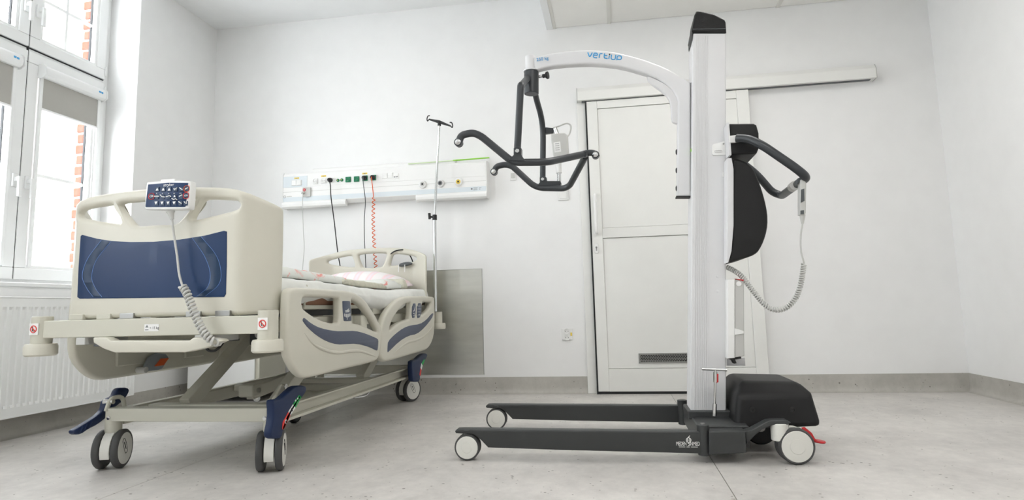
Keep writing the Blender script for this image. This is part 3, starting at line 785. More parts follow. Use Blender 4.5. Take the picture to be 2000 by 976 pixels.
# headboard, same family of shape, bowed towards the mattress
def yhead(x):
    d = min(abs(x-BXC), .47); return 4.385 - (.13*((d-.30)/.15)**1.5 if d > .30 else 0)
hw = .440
def mir(pts): return [(-a, c) for a, c in pts[::-1]]
half = [(0, 1.078), (.15, 1.075), (.27, 1.062), (.36, 1.035), (.43, 1.005), (hw, .992), (hw+.002, .97), (hw, .70), (hw-.005, .64), (hw-.03, .63), (0, .63)]
ho = [(BXC+a, c) for a, c in half]+[(BXC+a, c) for a, c in mir(half)]
hc = [(-.10, 1.035), (0, 1.04), (.10, 1.035), (.112, 1.025), (.085, .955), (.07, .935), (0, .93), (-.07, .935), (-.085, .955), (-.112, 1.025)]
hr = [(.165, 1.03), (.26, 1.018), (.335, 1.0), (.345, .985), (.335, .972), (.27, .957), (.15, .94), (.132, .948), (.15, 1.01)]
def fhead(a, c, d): return Vector((a, yhead(a)+d, c))
hb = mk('headboard', plate_mesh(chaikin(ho, 1), [chaikin([(BXC+a, c) for a, c in h], 2) for h in (hc, hr, mir(hr))], .045, .018, fhead, 4, [BXC-.46+.0225*k for k in range(42)]), BED, bed, ang=50)

# upper frame: foot beam with corner posts and bumper rollers
YBM = 2.135
bz0, bz1 = .548, .615
mk('foot_beam', bx(BXC-.475, BXC+.475, YBM, YBM+.05, bz0, bz1), BEDM, bed, bevel=.004)
for s in (-1, 1):
    cx = BXC+s*.478
    b = BM(); cyl(b, (cx, YBM+.022, .50), (cx, YBM+.022, .632), .036, 28); o = mk('corner_post', b, BEDM, bed, bevel=.003)
    b = BM(); lathe(b, [(.0, .480), (.050, .480), (.056, .486), (.056, .516), (.052, .526), (.02, .529), (0, .529)], (cx, YBM+.022, 0), (0, 0, 1), 32); mk('bumper_roller', b, BED, bed)
    st = mk('warning_sticker', bx(cx-.019+s*.0, cx+.019, YBM+.022-.0372, YBM+.022-.034, .562, .606), LWHITE, o, flat=True)
    b = BM(); tube(b, [(cx+.013*math.cos(a), YBM-.016, .584+.013*math.sin(a)) for a in [k*math.pi/8 for k in range(17)]], .0018, 6)
    tube(b, [(cx-.009, YBM-.016, .593), (cx+.009, YBM-.016, .575)], .0018, 6); mk('red_symbol', b, LRED, o)
    b = BM(); tube(b, [(cx-.004, YBM-.0158, .592), (cx-.004, YBM-.0158, .577), (cx+.005, YBM-.0158, .577)], .0015, 6); mk('black_symbol', b, INK, o)
st = mk('load_sticker', bx(BXC-.012, BXC+.048, YBM-.0008, YBM, .566, .592), LWHITE, bed, flat=True)
mk('sticker_text', text_mesh('< 15 kg', .013, facing_y((BXC+.010, YBM-.001, .574)), .0003), INK, st, flat=True)
b = BM(); prism(b, [(BXC-.008, YBM-.0012, .580), (BXC-.001, YBM-.0012, .590), (BXC+.006, YBM-.0012, .580)], (0, .0003, 0)); box(b, BXC-.008, BXC+.006, YBM-.0012, YBM-.0009, .570, .573); mk('sticker_symbol', b, INKG, st, flat=True)
# clips under the footboard
for xx in (BXC-.32, BXC-.20, BXC-.10, BXC+.18, BXC+.30):
    mk('board_clip', bx(xx-.03, xx+.03, YBM+.01, YBM+.05, bz1, .636), BEDM if xx < BXC-.15 else ALU, bed, bevel=.002)
# longitudinal upper rails and cross bars
for s in (-1, 1):
    xx = BXC+s*.40
    mk('side_beam', bx(xx-.02, xx+.02, YBM+.05, 4.36, .548, .60), BEDM, bed, bevel=.004)
    mk('mattress_rail', bx(xx+s*.01-.015, xx+s*.01+.015, 2.32, 4.30, .634, .652), BEDM, bed, bevel=.003)
    cx = BXC+s*.478
    b = BM(); cyl(b, (cx, 4.42, .50), (cx, 4.42, .60), .030, 24); o = mk('corner_post', b, BED, bed, bevel=.003)
    b = BM(); lathe(b, [(0, .478), (.050, .478), (.054, .484), (.054, .512), (.05, .52), (0, .52)], (cx, 4.42, 0), (0, 0, 1), 28); mk('bumper_roller', b, BED, bed)
mk('head_beam', bx(BXC-.46, BXC+.46, 4.395, 4.44, .54, .60), BEDM, bed, bevel=.004)
for yy in (2.55, 3.0, 3.45, 3.9): mk('cross_bar', bx(BXC-.39, BXC+.39, yy-.02, yy+.02, .555, .595), BEDM, bed, bevel=.003)
for k, (ya, yb2) in enumerate(((2.30, 2.86), (2.88, 3.30), (3.32, 3.55), (3.57, 4.32))):
    mk('mattress_deck', bx(BXC-.385, BXC+.385, ya, yb2, .640, .652), BEDM, bed, bevel=.002)
# actuators and boxes under the deck
b = BM(); cyl(b, (BXC+.12, 2.7, .53), (BXC+.12, 3.2, .50), .026, 18); mk('actuator', b, GREYP, bed)
mk('actuator_motor', bx(BXC+.06, BXC+.18, 3.2, 3.42, .44, .53), GREYP, bed, bevel=.01)
mk('control_box', bx(BXC-.2, BXC+.06, 3.05, 3.4, .46, .535), DGREYP, bed, bevel=.01)
mk('cable_tray', bx(BXC+.26, BXC+.36, 2.32, 3.3, .605, .633), DGREYP, bed, bevel=.004)
for yy in (2.55, 3.1, 3.85): mk('rail_mount', bx(BXC+.40, BXC+.462, yy-.04, yy+.04, .50, .60), BEDM, bed, bevel=.006)
for yy in (2.55, 3.1, 3.85): mk('rail_mount', bx(BXC-.462, BXC-.40, yy-.04, yy+.04, .50, .60), BEDM, bed, bevel=.006)
b = BM(); box(b, BXC+.36, BXC+.43, 3.30, 3.42, .60, .645); box(b, BXC+.36, BXC+.40, 3.46, 3.52, .44, .64); mk('deck_bracket', b, BEDM, bed, bevel=.004)
# wire mattress stops
for ya in (2.36, 2.52):
    b = BM(); tube(b, fillet([(BXC+.41, ya, .64), (BXC+.43, ya, .64), (BXC+.43, ya, .72), (BXC+.43, ya+.02, .735)], .02), .006, 8); mk('mattress_stop', b, BEDM, bed)
b = BM(); tube(b, fillet([(BXC+.40, 2.27, .652), (BXC+.43, 2.28, .628), (BXC+.43, 2.42, .622), (BXC+.43, 2.44, .70), (BXC+.43, 2.48, .715)], .03), .007, 8); mk('side_loop', b, BEDM, bed)

# pull-out handle below the foot beam
HP = [(181, 660), (184, 658.5), (207, 659), (215, 665), (369, 665), (377, 659), (408, 660), (428, 662), (433, 666), (405, 678), (385, 683), (360, 688), (223, 688.5), (202, 681), (182, 669)]
hp = [at(a, c, y=2.10) for a, c in HP]
mk('extension_handle', plate_mesh([(p.x, p.z) for p in hp], [], .05, .005, lambda a, c, d: Vector((a, 2.125+d, c)), 3), BED, bed, ang=45)
for xx in (BXC-.30, BXC+.20): mk('handle_slide', bx(xx, xx+.04, 2.13, 2.35, .52, .548), GREYP, bed, bevel=.003)
mk('handle_shelf', bx(BXC-.24, BXC+.18, 2.15, 2.45, .512, .52), DGREYP, bed, bevel=.002)

# side rails: outline traced on the right-hand rail plane, mirrored for the far side
def crop(pts, ox, oy, s): return [(ox+a/s, oy+c/s) for a, c in pts]
XRAIL = BXC+.49
def rp(pts, ox, oy): return [(lambda p: (p.y, p.z))(at(a, c, x=XRAIL)) for a, c in crop(pts, ox, oy, 4.88)]
A_O = [(118, 70), (128, 25), (165, 5), (300, 10), (500, 22), (720, 40), (800, 80), (855, 130), (930, 240), (1000, 370), (1004, 410), (996, 540), (985, 650), (970, 690), (935, 716), (600, 795), (320, 868), (270, 868), (225, 838), (180, 780), (130, 680), (112, 580), (108, 480), (110, 300)]
A_H = [[(248, 130), (258, 108), (285, 97), (450, 101), (585, 106), (604, 112), (606, 200), (606, 335), (590, 345), (530, 345), (440, 322), (360, 280), (270, 215), (250, 185)],
       [(716, 125), (726, 118), (790, 155), (860, 225), (925, 325), (972, 415), (962, 432), (900, 400), (820, 362), (740, 348), (726, 340), (722, 250)]]
A_S = [(248, 315), (254, 298), (268, 296), (330, 350), (420, 395), (560, 422), (650, 421), (750, 418), (850, 445), (950, 487), (970, 502), (968, 560), (962, 605), (950, 606), (880, 570), (760, 540), (660, 545), (580, 550), (480, 522), (380, 462), (300, 392), (252, 332)]
A_P = [(626, 140), (632, 133), (692, 135), (700, 141), (712, 318), (707, 325), (646, 326), (638, 320)]
A_R = [(270, 440), (330, 520), (420, 585), (560, 625), (700, 612), (800, 612), (900, 645), (950, 665)]
B_O = [(80, 385), (100, 300), (135, 225), (190, 155), (250, 105), (315, 88), (450, 88), (565, 91), (582, 103), (584, 260), (580, 430), (562, 520), (520, 592), (480, 610), (300, 662), (130, 715), (92, 705), (70, 665), (64, 600), (70, 480)]
B_H = [[(152, 405), (165, 355), (200, 280), (255, 205), (310, 160), (350, 146), (358, 160), (352, 300), (335, 308), (270, 328), (200, 372), (158, 415)],
       [(462, 155), (472, 146), (545, 146), (550, 160), (540, 200), (500, 245), (460, 275), (454, 262)]]
B_S = [(565, 250), (567, 262), (552, 302), (480, 392), (410, 450), (330, 465), (240, 520), (136, 624), (129, 620), (131, 570), (136, 518), (200, 452), (280, 392), (350, 366), (440, 355), (500, 315), (550, 255)]
B_P1 = [(366, 160), (403, 156), (394, 292), (358, 296)]; B_P2 = [(414, 156), (456, 155), (447, 286), (407, 303)]
B_R = [(190, 640), (260, 570), (330, 525), (420, 500), (500, 450), (560, 380)]
def siderail(O, H, S, pads, RG, ox, oy, sgn):
    X = BXC+sgn*.47
    def fm(off): return lambda a, c, d: Vector((X+sgn*(off)+d, a, c))
    r = mk('side_rail', plate_mesh(chaikin(rp(O, ox, oy), 1), [chaikin(rp(h, ox, oy), 1) for h in H], .040, .014, fm(0), 4), BED, bed, ang=50)
    mk('swoosh', plate_mesh(chaikin(rp(S, ox, oy), 1), [], .0016, .0005, fm(.0202), 1), SLATE, r, ang=60)
    for P in pads:
        q = rp(P, ox, oy)
        k = mk('keypad', plate_mesh(chaikin(q, 1), [], .003, .001, fm(.0206), 1), PADM, r, ang=60)
        if sgn > 0:
            ys = [a for a, c in q]; zs = [c for a, c in q]; ym, zm = sum(ys)/len(q), sum(zs)/len(q); hz = (max(zs)-min(zs))/2; hy = (max(ys)-min(ys))/2
            b = BM(); xk = X+.0224
            if len(pads) == 1:
                tube(b, [(xk, ym-hy*.45, zm+hz*.02), (xk, ym+hy*.45, zm+hz*.06)], .0022, 6)
                tube(b, [(xk, ym-hy*.4, zm-hz*.10), (xk, ym+hy*.4, zm-hz*.06)], .0022, 6)
                tube(b, [(xk, ym, zm+hz*.08), (xk, ym+hy*.35, zm+hz*.2)], .0018, 6)
                for j in range(7):
                    u = -1+2*j/6; yy = ym+u*hy*.62; zz = zm-hz*(.50-.14*abs(u)); tube(b, [(xk, yy, zz-.008), (xk, yy, zz+.010-.004*abs(u))], .0018, 6)
                tube(b, [(xk, ym-.002, zm-hz*.78), (xk, ym+.002, zm-hz*.78)], .0025, 6)
            elif P is B_P1:
                tube(b, catmull([(xk, ym+hy*.45, zm+hz*.55), (xk, ym+hy*.1, zm+hz*.05), (xk, ym-hy*.35, zm-hz*.1)], 4), .0022, 6)
                tube(b, [(xk, ym-hy*.4, zm-hz*.35), (xk, ym+hy*.3, zm-hz*.5)], .002, 6); tube(b, [(xk, ym-hy*.3, zm-hz*.7), (xk, ym+hy*.3, zm-hz*.72)], .002, 6)
            else:
                for rr in range(4):
                    for cc in range(3):
                        yy = ym+(cc-1)*hy*.5; zz = zm+hz*(.62-.42*rr)
                        tube(b, [(xk, yy-.004, zz), (xk, yy+.004, zz+.003*(rr-1))], .0018, 6)
            mk('keypad_print', b, LWHITE, k)
    q = [Vector((X+sgn*.0175, a, c)) for a, c in rp(RG, ox, oy)]
    q = catmull(q, 5); n = len(q)
    b = BM(); tube(b, q, [.0035+.006*math.sin(math.pi*i/(n-1)) for i in range(n)], 10); mk('moulded_ridge', b, BED, r)
    return r
for sgn in (1, -1):
    siderail(A_O, A_H, A_S, [A_P], A_R, 540, 560, sgn)
    siderail(B_O, B_H, B_S, [B_P1, B_P2], B_R, 730, 560, sgn)
# rail swing brackets seen from inside on the far side
XI = BXC-.45
mk('rail_bracket', bx(XI-.004, XI+.012, 2.50, 2.74, .405, .525), BEDM, bed, bevel=.006)
mk('rail_bracket', bx(XI-.004, XI+.012, 2.95, 3.10, .405, .50), BEDM, bed, bevel=.006)
arm = [(at(a, c, x=XI+.03)) for a, c in ((295, 688), (330, 692), (318, 715), (312, 722), (290, 724), (283, 727), (278, 722))]
arm2 = [(p.y, p.z) for p in arm]
mk('rail_arm', plate_mesh(chaikin(arm2, 1), [], .016, .004, lambda a, c, d: Vector((XI+.03+d, a, c)), 2), BEDD, bed, ang=45)
rel = [at(a, c, x=XI+.045) for a, c in ((316, 700), (329, 699), (319, 713), (304, 715))]
mk('orange_release', plate_mesh([(p.y, p.z) for p in rel], [], .012, .002, lambda a, c, d: Vector((XI+.043+d, a, c)), 2), ORANGE, bed)
b = BM(); cyl(b, (XI, at(280, 722, x=XI+.03).y, at(280, 722, x=XI+.03).z), (XI+.045, at(280, 722, x=XI+.03).y, at(280, 722, x=XI+.03).z), .014, 16); mk('pivot_pin', b, GREYP, bed)

# lower chassis
mk('chassis_end_bar', bx(BXC-.375, BXC+.375, 2.375, 2.435, .193, .246), BEDM, bed, bevel=.004)
mk('chassis_end_bar', bx(BXC-.375, BXC+.375, 4.17, 4.23, .193, .246), BEDM, bed, bevel=.004)
for s in (-1, 1):
    xx = BXC+s*.352
    b = BM(); box(b, xx-.018, xx+.018, 2.435, 4.17, .232, .240); box(b, xx-.018, xx+.018, 2.435, 4.17, .172, .184); box(b, xx-s*.018-.004, xx-s*.018+.004, 2.435, 4.17, .184, .232)
    mk('chassis_side_channel', b, BEDM, bed, bevel=.002)
mk('chassis_cross_tube', bx(BXC-.33, BXC+.33, 2.56, 2.62, .195, .235), BEDM, bed, bevel=.008)
mk('chassis_cross_tube', bx(BXC-.33, BXC+.33, 3.52, 3.58, .195, .235), BEDM, bed, bevel=.008)
mk('chassis_cross_tube', bx(BXC-.33, BXC+.33, 3.2, 3.26, .205, .24), BEDM, bed, bevel=.008)
mk('chassis_plate', bx(BXC+.08, BXC+.33, 2.75, 3.2, .20, .206), BEDM, bed, bevel=.002)
b = BM(); tube(b, fillet([(BXC+.30, 3.25, .20), (BXC+.34, 3.25, .16), (BXC+.36, 3.37, .155), (BXC+.36, 3.42, .17)], .02), .005, 8); mk('stay_hook', b, CHROME, bed)
# lift arms
def strut(name, a, c, wx, h, m=BEDM):
    a, c = Vector(a), Vector(c); d = (c-a).normalized(); n = Vector((1, 0, 0)); u2 = d.cross(n).normalized()
    lo = [a-n*wx/2-u2*h/2, a+n*wx/2-u2*h/2, a+n*wx/2+u2*h/2, a-n*wx/2+u2*h/2]; hi = [p+(c-a) for p in lo]
    b = BM(); hexa(b, lo, hi); bmesh.ops.recalc_face_normals(b, faces=b.faces); return mk(name, b, m, bed, bevel=.004)
strut('lift_arm', (BXC-.17, 2.60, .225), (BXC-.17, 3.16, .56), .05, .062)
strut('lift_arm', (BXC+.26, 2.60, .225), (BXC+.26, 3.16, .56), .05, .062)
strut('lift_arm', (BXC-.17, 3.54, .225), (BXC-.17, 4.10, .56), .05, .062)
strut('lift_arm', (BXC+.26, 3.54, .225), (BXC+.26, 4.10, .56), .05, .062)
strut('lift_link', (BXC-.02, 2.86, .24), (BXC-.02, 3.60, .30), .04, .06)
b = BM(); cyl(b, (BXC-.17, 3.15, .555), (BXC+.26, 3.15, .555), .018, 16); mk('lift_shaft', b, BEDM, bed)
mk('link_shackle', bx(BXC-.06, BXC+.02, 2.82, 2.90, .225, .285), BEDM, bed, bevel=.01)
b = BM(); cyl(b, (BXC-.07, 2.86, .255), (BXC+.03, 2.86, .255), .012, 12); mk('link_bolt', b, CHROME, bed)
strut('swing_plate', (BXC+.34, 2.52, .31), (BXC+.34, 2.44, .24), .014, .04)
b = BM(); cyl(b, (BXC+.33, 2.52, .312), (BXC+.355, 2.52, .312), .012, 12); mk('swing_bolt', b, CHROME, bed)

# casters
def disc_wheel(bm, c, ax, r, w_, seg=36):
    """tyre ring profile"""
    lathe(bm, [(r*.80, -w_/2), (r*.93, -w_/2), (r, -w_*.28), (r, w_*.28), (r*.93, w_/2), (r*.80, w_/2)], c, ax, seg)
def bed_caster(x, y, rot, r=.078, label=None, mark=True):
    ax = Vector((math.cos(rot), math.sin(rot), 0)); fwd = Vector((-ax.y, ax.x, 0))
    c = Vector((x, y, r))-fwd*.0
    root = bed
    b = BM(); cyl(b, (x, y, r+.055), (x, y, .196), .032, 24); mk('caster_stem', b, BEDM, root)
    # fork hood between the two wheels
    pts = []
    for k in range(13):
        a = R_(-25+k*(230/12)); pts.append(c+fwd*math.cos(a)*r*.93+Vector((0, 0, 1))*math.sin(a)*r*.98)
    for k in range(13):
        a = R_(205-k*(230/12)); pts.append(c+fwd*math.cos(a)*r*.6+Vector((0, 0, 1))*math.sin(a)*r*.6)
    b = BM(); prism(b, [p-ax*.019 for p in pts], ax*.038); mk('caster_hood', b, WHEELW, root, bevel=.003, ang=50)
    b = BM(); cyl(b, c-ax*.045, c+ax*.045, .012, 12); mk('caster_axle', b, RUBBERD, root)
    for s in (-1, 1):
        wc = c+ax*s*.036
        b = BM(); disc_wheel(b, wc, ax, r, .027); w2 = mk('wheel', b, RUBBER, root, ang=50)
        b = BM(); lathe(b, [(r*.84, -.006), (r*.84, .012), (r*.80, .0145), (0, .016)], wc, ax*s, 36); mk('wheel_disc', b, WHEELW, w2)
        if s > 0 and mark:
            pl = catmull([Vector((a, b_, 0)) for a, b_ in ((-.010, .040), (.010, .040), (.011, -.012), (0, -.022), (-.011, -.012))], 4, True)
            th = .5
            pp = [wc+ax*.0155+fwd*(p.x*math.cos(th)-p.y*math.sin(th))+Vector((0, 0, 1))*(p.x*math.sin(th)+p.y*math.cos(th)) for p in pl]
            b = BM(); tube(b, pp+[pp[0]], .0012, 6); mk('brake_mark', b, INK, w2)
            b = BM(); q = lambda u, v: wc+ax*.0155+fwd*(u*math.cos(th)-v*math.sin(th))+Vector((0, 0, 1))*(u*math.sin(th)+v*math.cos(th))
            tube(b, [q(0, -.004), q(0, .030)], .0022, 6); mk('brake_lettering', b, INK, w2)
bed_caster(-2.098, 2.405, R_(17)); bed_caster(-1.382, 2.405, R_(22)); bed_caster(-1.43, 4.24, R_(-25)); bed_caster(-2.08, 4.24, R_(10), mark=False)
# fifth wheel under the middle of the chassis
b = BM(); disc_wheel(b, (BXC-.085, 3.42, .066), (1, 0, 0), .066, .03); w5 = mk('fifth_wheel', b, RUBBERD, bed, ang=50)
b = BM(); lathe(b, [(.053, -.012), (.053, .016), (.02, .019), (0, .019)], (BXC-.085, 3.42, .066), (1, 0, 0), 24); mk('wheel_disc', b, DGREYP, w5)
mk('fifth_wheel_arm', bx(BXC-.125, BXC-.11, 3.42, 3.56, .05, .21), BEDM, bed, bevel=.004)

# brake pedals with coloured strip
def pedal(pts_px, X, toe=1):
    q = [(lambda p: (p.y, p.z))(at(a, c, x=X)) for a, c in pts_px]
    o = mk('brake_pedal', plate_mesh(chaikin(q, 1), [], .032, .008, lambda a, c, d: Vector((X-.012+d, a, c)), 3), PEDAL, bed, ang=45)
    return o
XP = BXC+.42
def strip(o, pts, X, m):
    q = [(lambda p: (p.y, p.z))(at(a, c, x=X)) for a, c in pts]
    mk('brake_strip', plate_mesh(q, [], .0015, .0004, lambda a, c, d: Vector((X+.0045+d, a, c)), 1), m, o)
P_R = [(531, 784), (533, 780), (545, 779), (553, 774), (565, 762), (575, 753), (595, 752), (598.5, 760), (594, 770), (582, 785), (574, 797), (560, 822), (552, 840), (550, 852), (545, 857), (529, 856), (526, 848), (531, 825), (533, 805)]
o = pedal(P_R, XP)
strip(o, [(576, 784), (584, 771), (584.5, 776), (568, 799), (567, 797)], XP, LGREEN)
strip(o, [(567, 797), (576, 785), (576.5, 789), (557, 818), (559, 812)], XP, LWHITE)
strip(o, [(558, 813), (568, 798), (568, 802), (552, 838), (549, 838)], XP, LRED)
strip(o, [(570, 789), (582, 771), (587, 775), (575, 796)], XP, LGREEN); strip(o, [(561, 804), (570, 789), (575, 796), (565, 811)], XP, LWHITE); strip(o, [(550, 824), (561, 804), (565, 811), (552, 838), (549, 836)], XP, LRED)
b = BM()
for a, c in ((575, 782), (579, 778)):
    p = at(a, c, x=XP); cyl(b, (XP+.004, p.y, p.z), (XP+.0063, p.y, p.z), .004, 10)
mk('strip_symbol', b, LWHITE, o)
p = at(567.5, 800, x=XP); b = BM(); tube(b, [(XP+.0058, p.y-.006, p.z-.006), (XP+.0058, p.y+.006, p.z+.006)], .0018, 6); tube(b, [(XP+.0058, p.y+.006, p.z-.006), (XP+.0058, p.y-.006, p.z+.006)], .0018, 6); mk('strip_cross', b, INK, o)
p = at(556, 823, x=XP); b = BM(); tube(b, [(XP+.0058, p.y+.007*math.cos(a), p.z+.007*math.sin(a)) for a in [k*math.pi/5 for k in range(9)]], .0014, 6); mk('strip_ring', b, LWHITE, o)
P_H = [(803, 706), (806, 703), (813, 702), (820, 694), (827, 689.5), (833, 690), (834.5, 694), (832, 700), (824, 712), (820, 725), (819.5, 742), (817, 745.5), (806, 745), (804.5, 740)]
o = pedal(P_H, XP)
strip(o, [(822, 709), (827, 701), (829, 703), (824, 714)], XP, LGREEN); strip(o, [(820, 718), (822, 709), (824, 714), (822, 722)], XP, LWHITE); strip(o, [(818, 732), (820, 718), (822, 722), (820, 734)], XP, LRED)
XQ = BXC-.40
P_L = [(143, 843), (147, 838), (165, 828), (190, 812), (203, 800), (206, 785), (211, 778), (224, 774), (228, 763), (233, 757), (249, 756.5), (253, 762), (246, 776), (232, 790), (216, 800), (208, 815), (190, 829), (172, 838), (158, 848), (146, 848.5)]
o = pedal(P_L, XQ)
for k in range(3):
    a0 = at(153+9*k, 846-5*k, x=XQ); a1 = at(160+9*k, 833-5*k, x=XQ)
    b = BM(); tube(b, [(XQ+.004, a0.y, a0.z), (XQ+.004, a1.y, a1.z)], .003, 6); mk('pedal_tread', b, PEDAL, o)
for s in (-1, 1):
    for yy, dy in ((2.405, 1), (4.2, -1)):
        b = BM(); tube(b, fillet([(BXC+s*.36, yy+.06*dy, .235), (BXC+s*.365, yy+.05*dy, .285), (BXC+s*.37, yy-.01*dy, .285), (BXC+s*.37, yy-.03*dy, .235)], .03), .009, 10); mk('pedal_hoop', b, BEDM, bed)
        b = BM(); cyl(b, (BXC+s*.355, yy-.01*dy, .27), (BXC+s*.40, yy-.01*dy, .27), .010, 12); mk('pedal_bolt', b, CHROME, bed)
for xx in (BXC-.355, BXC+.345):
    b = BM(); lathe(b, [(.008, 0), (.008, .004), (0, .006)], (xx, 2.375, .207), (0, -1, 0), 12); mk('bar_bolt', b, CHROME, bed)

# ------------------------------------------------------------------ bedding
def soft(name, fn, nu, nv, m, parent=None, ang=180):
    """closed soft body: fn(u, v) -> (top point, bottom point)"""
    b = BM(); T = []; Bt = []
    for i in range(nu+1):
        T.append([]); Bt.append([])
        for j in range(nv+1):
            p, q = fn(i/nu, j/nv); T[i].append(b.verts.new(p)); Bt[i].append(b.verts.new(q))
    for i in range(nu):
        for j in range(nv):
            b.faces.new((T[i][j], T[i+1][j], T[i+1][j+1], T[i][j+1])); b.faces.new((Bt[i][j], Bt[i][j+1], Bt[i+1][j+1], Bt[i+1][j]))
    for i in range(nu):
        b.faces.new((T[i][0], Bt[i][0], Bt[i+1][0], T[i+1][0])); b.faces.new((T[i][nv], T[i+1][nv], Bt[i+1][nv], Bt[i][nv]))
    for j in range(nv):
        b.faces.new((T[0][j], T[0][j+1], Bt[0][j+1], Bt[0][j])); b.faces.new((T[nu][j], Bt[nu][j], Bt[nu][j+1], T[nu][j+1]))
    bmesh.ops.recalc_face_normals(b, faces=b.faces)
    return mk(name, b, m, parent, ang=ang)
from mathutils import noise as mnoise
def nz(x, y, z=0): return mnoise.noise(Vector((x, y, z)))
MY0, MY1, MHW = 2.30, 4.335, .425
def mtop(y): return .765-.022*math.exp(-((y-3.45)/.5)**2)
mattress = thing('mattress', 'mattress in a brown cover and rumpled white sheet on the bed', 'mattress', (BXC, 3.3, .652))
def fm_(u, v):
    x = BXC-MHW*.975+2*MHW*.975*u; y = MY0+.01+(MY1-MY0-.02)*v
    return Vector((x, y, .735)), Vector((x, y, .653))
soft('mattress_core', fm_, 4, 10, MATT, mattress)
# white sheet: wraps the top and both sides, with folds
def sheet_ring(y, k):
    e = min(y-MY0, MY1-y); tuck = max(0, 1-e/.10)
    sag = .045*math.exp(-((y-3.55)/.30)**2)+.02*nz(y*5, 1.3)
    zt = mtop(y); zl = .664-sag
    bul = .018+.030*math.exp(-((y-3.55)/.35)**2)
    pts = []
    prof = [(-1.0, 0, zl), (-1.0, .8, zl+.015), (-1.0, 1.0, (zl+zt)/2), (-1.0, .5, zt-.018), (-.96, .1, zt-.003), (-.6, 0, zt), (-.2, 0, zt), (.2, 0, zt), (.6, 0, zt), (.93, 0, zt-.001), (.985, .15, zt-.006), (1.0, .5, zt-.02), (1.0, .9, zt-.05), (1.0, 1.0, (zl+zt)/2), (1.0, .8, zl+.015), (1.0, 0, zl)]
    for a, bl, z in prof:
        w2 = .010*nz(y*9+a*3, z*14, 2.0)+.006*nz(y*26-z*30, z*20, 5)
        sgn = 1 if a > 0 else -1
        pts.append(Vector((BXC+a*MHW*(1-.02*tuck)+sgn*bl*bul+sgn*w2*(abs(a) > .9), y, z+(.006*nz(y*8, a*5, 9) if abs(a) < .97 else .010*nz(y*11, 3, 1)))))
    return pts
b = BM(); NY = 110; rings = []
for j in range(NY+1):
    y = MY0+(MY1-MY0)*j/NY; rings.append([b.verts.new(p) for p in sheet_ring(y, j)])
for j in range(NY):
    for k in range(len(rings[0])-1): b.faces.new((rings[j][k], rings[j][k+1], rings[j+1][k+1], rings[j+1][k]))
b.faces.new(rings[0]); b.faces.new(rings[-1][::-1])
bmesh.ops.recalc_face_normals(b, faces=b.faces)
o = mk('sheet', b, SHEET, mattress, ang=180)
s_ = o.modifiers.new('sub', 'SUBSURF'); s_.levels = 1; s_.render_levels = 1

# floral quilt folded along the right-hand edge of the mattress
quilt = thing('quilt', 'floral pink and white quilt spread over the mattress', 'quilt', (BXC, 3.0, .77))
def fq(u, v):
    x = BXC-.40+.775*u; y = 2.325+1.36*v
    e = min(u, 1-u)*.775; f = min(v, 1-v)*1.36
    r = min(1, e/.03)**.5*min(1, f/.05)**.5
    th = .016+.034*r*(1-.45*v)+.006*nz(x*9, y*7, 4)+.004*nz(x*25, y*22, 7)
    base = mtop(y)+.004
    x += .012*nz(y*3.3, 8.0)*(u > .5)
    return Vector((x, y, base+th)), Vector((x, y, base))
o = soft('quilt_body', fq, 40, 80, QUILT, quilt)
def fh_(u, v):
    y = 3.02+.60*v; x = BXC+.325+.062*u+.012*nz(y*3.3, 8.0)
    r = math.sin(math.pi*min(1, max(0, u)))**.5
    th = .010+.022*r*math.sin(math.pi*min(1, max(.0, v)))**.3+.004*nz(x*60, y*60, 3)
    base = mtop(y)+.005
    return Vector((x, y, base+.004+th)), Vector((x, y, base))
soft('quilt_hem', fh_, 8, 50, HEM, quilt)
def ff_(u, v):
    x = BXC-.36+.75*u; y = 3.62+.26*v-.08*(1-u)*v
    e = min(u, 1-u)*.75; f = min(v, 1-v)*.36
    r = min(1, e/.04)**.5*min(1, f/.06)**.5
    th = .012+.038*r+.012*nz(x*8, y*9, 14)*r
    base = mtop(y)+.004
    return Vector((x, y, base+th+.010*v)), Vector((x, y, base))
soft('folded_corner', ff_, 30, 20, QUILT, quilt)
def fr_(u, v):
    x = BXC+.25+.15*u; y = 3.90+.02*math.sin(u*2)+.055*v
    r = math.sin(math.pi*min(1, max(0, v)))**.5*min(1, u/.1+.2, (1-u)/.1+.2)
    base = mtop(y)+.004
    return Vector((x, y, base+.008+.055*r+.006*nz(x*40, y*40, 2))), Vector((x, y, base))
soft('rolled_edge', fr_, 16, 10, HEM, quilt)

pillow = thing('pillow', 'plump pastel pink and white pillow at the head of the bed', 'pillow', (BXC, 4.1, .77))
def fp(u, v):
    x = BXC-.36+.68*u; y = 4.01+.325*v
    r = (math.sin(math.pi*min(1, max(0, u)))*math.sin(math.pi*min(1, max(0, v))))
    r = max(0, r)**.42
    base = mtop(y)+.006+.02*v
    return Vector((x, y, base+.008+.112*r+.008*nz(x*7, y*7, 4)*r)), Vector((x, y, base-.0*r))
soft('pillow_body', fp, 34, 22, PILLOW, pillow)

